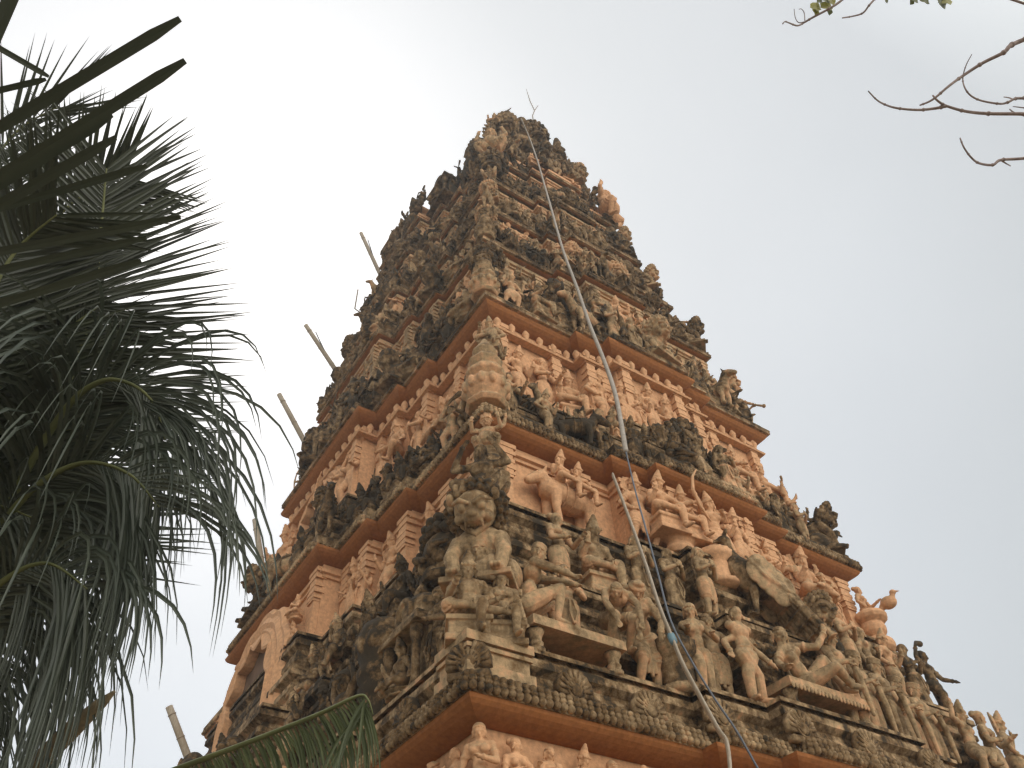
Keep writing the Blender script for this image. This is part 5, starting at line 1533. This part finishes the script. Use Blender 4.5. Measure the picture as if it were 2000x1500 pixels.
def frond(path, nl, L, w, droop, a0=75, a1=38, sides=(1, -1), mat='palm', t0=.12, tilt=.0, nrm=None, lab=None, r0=.035, jit=.12, Lf=None, rmat='rachis', broken=.0, ae=1.0):
    """path: list of photo positions with depth; leaflets sit along it from t0 to the tip"""
    P = [at(*q) - PO if not isinstance(q, V) else q - PO for q in path]
    P = smooth_path(P, 10)
    m = M(); m.tube(P, [r0 * (1 - .85 * k / (len(P) - 1)) for k in range(len(P))], 7, True, .7)
    o = m.build('frond', MAT[rmat], palm, True)
    if lab: o['label'] = lab
    lf = M()
    tl = [0]
    for k in range(1, len(P)): tl.append(tl[-1] + (P[k] - P[k - 1]).length)
    for s in sides:
        for k in range(nl):
            t = t0 + (1 - t0) * (k + .5 + rnd.uniform(-.3, .3)) / nl
            D = t * tl[-1]
            j = 1
            while j < len(P) - 1 and tl[j] < D: j += 1
            q = (D - tl[j - 1]) / max(1e-6, tl[j] - tl[j - 1])
            p = P[j - 1].lerp(P[j], q)
            tan = (P[j] - P[max(0, j - 2)]).normalized()
            n_ = (V(nrm) if nrm else (CAM - PO - p).normalized()); n_ = (n_ - tan * n_.dot(tan)).normalized()
            side = tan.cross(n_) * s
            al = R(a0 + (a1 - a0) * t ** ae + rnd.uniform(-7, 7))
            d = tan * math.cos(al) + side * math.sin(al) + n_ * (tilt + rnd.uniform(-jit, jit))
            ll = L * (Lf(t) if Lf else (.55 + .9 * math.sin(math.pi * min(1, t * .85 + .08)) ** .8) * .72) * rnd.uniform(.88, 1.08)
            if rnd.random() < broken: ll *= rnd.uniform(.4, .7)
            leaflet(lf, p, d, n_, ll, w * rnd.uniform(.8, 1.15), droop * rnd.uniform(.6, 1.5))
    lf.build('leaflets', MAT[mat], o, False)
    return o
# broad near blades at the top left
for base, tip_, w_, dd in (((-120, 320), (352, 38), .055, 3.3), ((-90, 400), (362, 120), .055, 3.3), ((-120, 430), (218, 224), .06, 3.4), ((-140, 480), (226, 270), .05, 3.4), ((-120, 440), (286, 326), .04, 3.6), ((-160, 520), (352, 428), .045, 3.6), ((-160, 560), (285, 468), .04, 3.7), ((-160, 640), (275, 512), .045, 3.7), ((-80, 230), (45, -60), .06, 3.2), ((-60, 190), (90, 155), .03, 3.4), ((-60, 60), (95, 150), .03, 3.5)):
    m = M(); a_ = at(*base, dd) - PO; b_ = at(*tip_, dd) - PO; d_ = b_ - a_
    leaflet(m, a_, d_, (CAM - PO - a_).normalized(), d_.length, w_ * .44, -.02, 9, .2)
    m.build('broad_leaflet', MAT['palm'], palm)
# dark fan filling the middle left, tip near the top
ST = dict(jit=.07, droop=.03)
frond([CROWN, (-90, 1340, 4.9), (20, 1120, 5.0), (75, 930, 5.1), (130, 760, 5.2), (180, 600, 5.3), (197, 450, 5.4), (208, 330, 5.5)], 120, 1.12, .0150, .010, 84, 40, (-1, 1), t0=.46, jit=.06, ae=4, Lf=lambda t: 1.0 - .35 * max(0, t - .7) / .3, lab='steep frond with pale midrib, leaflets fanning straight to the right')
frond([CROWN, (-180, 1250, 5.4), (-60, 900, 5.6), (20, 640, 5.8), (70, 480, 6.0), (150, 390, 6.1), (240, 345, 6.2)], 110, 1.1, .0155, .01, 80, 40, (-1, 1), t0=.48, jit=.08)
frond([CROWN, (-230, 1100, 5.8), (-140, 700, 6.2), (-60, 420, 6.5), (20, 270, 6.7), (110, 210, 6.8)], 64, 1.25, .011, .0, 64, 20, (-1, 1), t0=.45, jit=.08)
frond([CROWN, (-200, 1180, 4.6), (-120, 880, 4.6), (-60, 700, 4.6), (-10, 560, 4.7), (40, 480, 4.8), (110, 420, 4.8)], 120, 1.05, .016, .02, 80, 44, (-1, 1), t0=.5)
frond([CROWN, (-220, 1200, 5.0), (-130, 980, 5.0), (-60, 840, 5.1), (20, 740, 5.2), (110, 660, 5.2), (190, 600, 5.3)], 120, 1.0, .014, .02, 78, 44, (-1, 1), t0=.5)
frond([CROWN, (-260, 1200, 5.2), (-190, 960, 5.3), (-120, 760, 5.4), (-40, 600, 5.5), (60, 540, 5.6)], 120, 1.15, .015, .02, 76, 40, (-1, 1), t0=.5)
# arched fronds with hanging leaflets
frond([CROWN, (-100, 1250, 4.8), (20, 980, 4.8), (120, 810, 4.8), (190, 748, 4.8), (250, 748, 4.8), (300, 788, 4.75), (322, 860, 4.7)], 130, 1.5, .0115, 1.5, 58, 36, (-1, 1), mat='palm_grey', t0=.40, tilt=.1, jit=.14, Lf=lambda t: .9 + .2 * math.sin(3 * t))
frond([CROWN, (-170, 1320, 4.5), (-40, 1090, 4.4), (60, 960, 4.4), (160, 905, 4.4), (250, 925, 4.3), (310, 990, 4.3)], 110, 1.6, .0115, 1.9, 60, 38, (-1, 1), mat='palm_grey', t0=.30, tilt=.1, jit=.16)
frond([CROWN, (-190, 1400, 4.2), (-80, 1240, 4.1), (0, 1140, 4.1), (90, 1100, 4.1), (170, 1150, 4.0)], 100, 1.6, .0115, 2.3, 62, 40, (-1, 1), mat='palm_grey', t0=.25, tilt=.1, jit=.16)
frond([CROWN, (-240, 1380, 4.9), (-130, 1130, 5.0), (-40, 960, 5.0), (40, 870, 5.0), (130, 840, 5.0), (200, 870, 5.0)], 110, 1.5, .012, 1.8, 62, 40, (-1, 1), mat='palm_grey', t0=.25, tilt=.1, jit=.16)
frond([CROWN, (-300, 1420, 4.4), (-200, 1200, 4.4), (-110, 1060, 4.4), (-20, 990, 4.4), (60, 1010, 4.4)], 100, 1.5, .012, 2.0, 62, 40, (-1, 1), mat='palm_grey', t0=.25, tilt=.1, jit=.16)
# lit-coloured frond crossing the bottom
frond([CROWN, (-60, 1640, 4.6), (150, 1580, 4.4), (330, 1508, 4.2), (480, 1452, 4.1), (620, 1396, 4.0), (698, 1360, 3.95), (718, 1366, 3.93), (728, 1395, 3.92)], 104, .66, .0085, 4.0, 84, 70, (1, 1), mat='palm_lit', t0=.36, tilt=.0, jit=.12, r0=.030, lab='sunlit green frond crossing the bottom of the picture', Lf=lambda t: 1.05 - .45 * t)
sp = M(); P = [at(*q) - PO for q in ((-40, 1640, 4.0), (60, 1505, 3.9), (140, 1425, 3.85), (195, 1375, 3.8), (222, 1352, 3.8))]
sp.tube(P, [.04, .055, .05, .032, .01], 10, True, .6); sp.build('spathe', MAT['spathe'], palm, True)

# ------------------------------------------------------------------ bare branches at right
def zz(x, y): return 1480 + x / 3.75, y / 3.75
tree_o = at(2700, 900, 7.0)
TB = V((tree_o.x, tree_o.y, 0))
tree = empty('bare_tree', TB)
tag(tree, 'sparse grey-brown tree reaching in from the right edge with nearly leafless twigs', 'tree')
t = M(); hub = at(2600, 250, 6.6) - TB
t.tube(smooth_path([V((0, 0, 0)), V((.06, .02, hub.z * .25)), hub * .5 + V((.12, .05, 0)), hub + V((.02, 0, -.9)), hub + V((0, 0, .0)), hub + V((-.06, .03, .7)), hub + V((.02, .05, 1.5)), hub + V((.0, .1, 2.2))], 5), [.20 - .17 * k / 35 for k in range(36)], 12); t.build('trunk', MAT['bark'], tree, True)
def branch(pts, r0, r1, d=6.0, knots=True, start=None):
    P = [at(*zz(x, y), d + .05 * math.sin(k * 1.7)) - TB for k, (x, y) in enumerate(pts)]
    if start is not None: P = [start] + P
    P = smooth_path(P, 6)
    m = M(); L = len(P)
    r0 *= .8; r1 *= .8
    m.tube(P, [r0 + (r1 - r0) * k / (L - 1) for k in range(L)], 8)
    if knots:
        for k in range(3, L - 1, 7):
            m.ell(P[k], (r0 + (r1 - r0) * k / (L - 1)) * 1.45, None, 8, 6)
    return m.build('branch', MAT['bark'], tree, True)
branch([(2300, 150), (1950, 290), (1850, 335), (1800, 385), (1650, 460), (1510, 550), (1400, 630), (1280, 730), (1190, 770)], .026, .008, start=hub + V((0, .02, 0.45)))
branch([(2400, 900), (2100, 850), (1950, 835), (1690, 832), (1520, 815), (1380, 775), (1320, 740), (1283, 700)], .024, .008, start=hub + V((0, .02, -0.1)))
branch([(1380, 778), (1290, 795), (1170, 805), (1020, 792), (930, 765), (870, 730), (810, 668)], .015, .006)
branch([(2200, 735), (1950, 720), (1880, 725), (1830, 750), (1770, 760), (1640, 738), (1560, 700), (1515, 640), (1502, 570), (1525, 480), (1568, 398)], .015, .004, start=hub + V((0, .02, 0.15)))
branch([(1870, 728), (1840, 716), (1802, 710)], .008, .004, knots=False)
branch([(2300, 1120), (1950, 1160), (1780, 1172), (1720, 1208), (1620, 1195), (1560, 1150), (1510, 1080), (1482, 1012)], .018, .006, start=hub + V((0, .02, -0.55)))
branch([(1790, 1180), (1820, 1198), (1850, 1215)], .008, .005, knots=False)
branch([(1960, 850), (1880, 825), (1845, 800)], .009, .005, knots=False); branch([(1990, 795), (1870, 780)], .008, .004, knots=False)
branch([(1000, -330), (800, -160), (610, 5), (520, 65), (390, 135), (340, 165), (290, 188), (230, 168), (200, 158), (182, 175)], .014, .005, start=hub + V((0, .02, 1.3)))
branch([(342, 160), (300, 165), (275, 130), (266, 65)], .005, .003, knots=False); branch([(345, 150), (340, 95), (320, 66), (302, 68)], .005, .003, knots=False)
branch([(1050, -260), (900, -60), (850, 0), (815, 40), (770, 95), (700, 118), (620, 131)], .013, .006, start=hub + V((0, .02, 1.1)))
def leaf(m, c, s, a, d=6.0):
    p = at(*zz(*c), d) - TB
    q = Matrix.Rotation(a, 3, fw) 
    u_, w_ = q @ cr, q @ (cu * .8 + fw * .5)
    pts = []
    for k in range(14):
        w = 2 * math.pi * k / 14; r = s * (1 + .14 * math.cos(5 * w))
        pts.append(p + u_ * math.cos(w) * r * .8 + w_ * (math.sin(w) * r) + fw * (.25 * s * math.cos(2 * w)))
    k0 = len(m.v); m.add(pts + [p - fw * s * .15], [(k, (k + 1) % 14, 14) for k in range(14)])
for c, s, a, mt in (((425, 50), .055, .3, 'leaf'), ((415, 70), .035, 1.2, 'leaf'), ((432, 90), .03, 2, 'leaf'), ((540, 5), .05, .8, 'leaf'), ((505, 45), .06, .2, 'leaf'), ((525, 80), .035, 1.5, 'leaf_dark'), ((455, 10), .03, .2, 'leaf_dark'),
                    ((1225, 5), .05, .4, 'leaf_dark'), ((1340, 5), .08, .9, 'leaf_dark'), ((1375, 0), .07, .1, 'leaf'), ((1130, 8), .03, 2, 'leaf_dark'), ((940, 5), .025, 1, 'leaf_dark'), ((1150, 0), .04, .5, 'leaf_dark'), ((500, -5), .05, .4, 'leaf_dark'), ((1345, 30), .04, .9, 'leaf_dark')):
    lm = M(); leaf(lm, c, s, a); lm.build('leaf', MAT[mt], tree)
branch([(1250, -300), (1300, -120), (1345, -40), (1350, 0)], .008, .004, start=hub + V((0, .02, 1.5)), knots=False)
branch([(1250, -300), (1180, -80), (1140, 5)], .006, .003, start=hub + V((0, .02, 1.4)), knots=False)
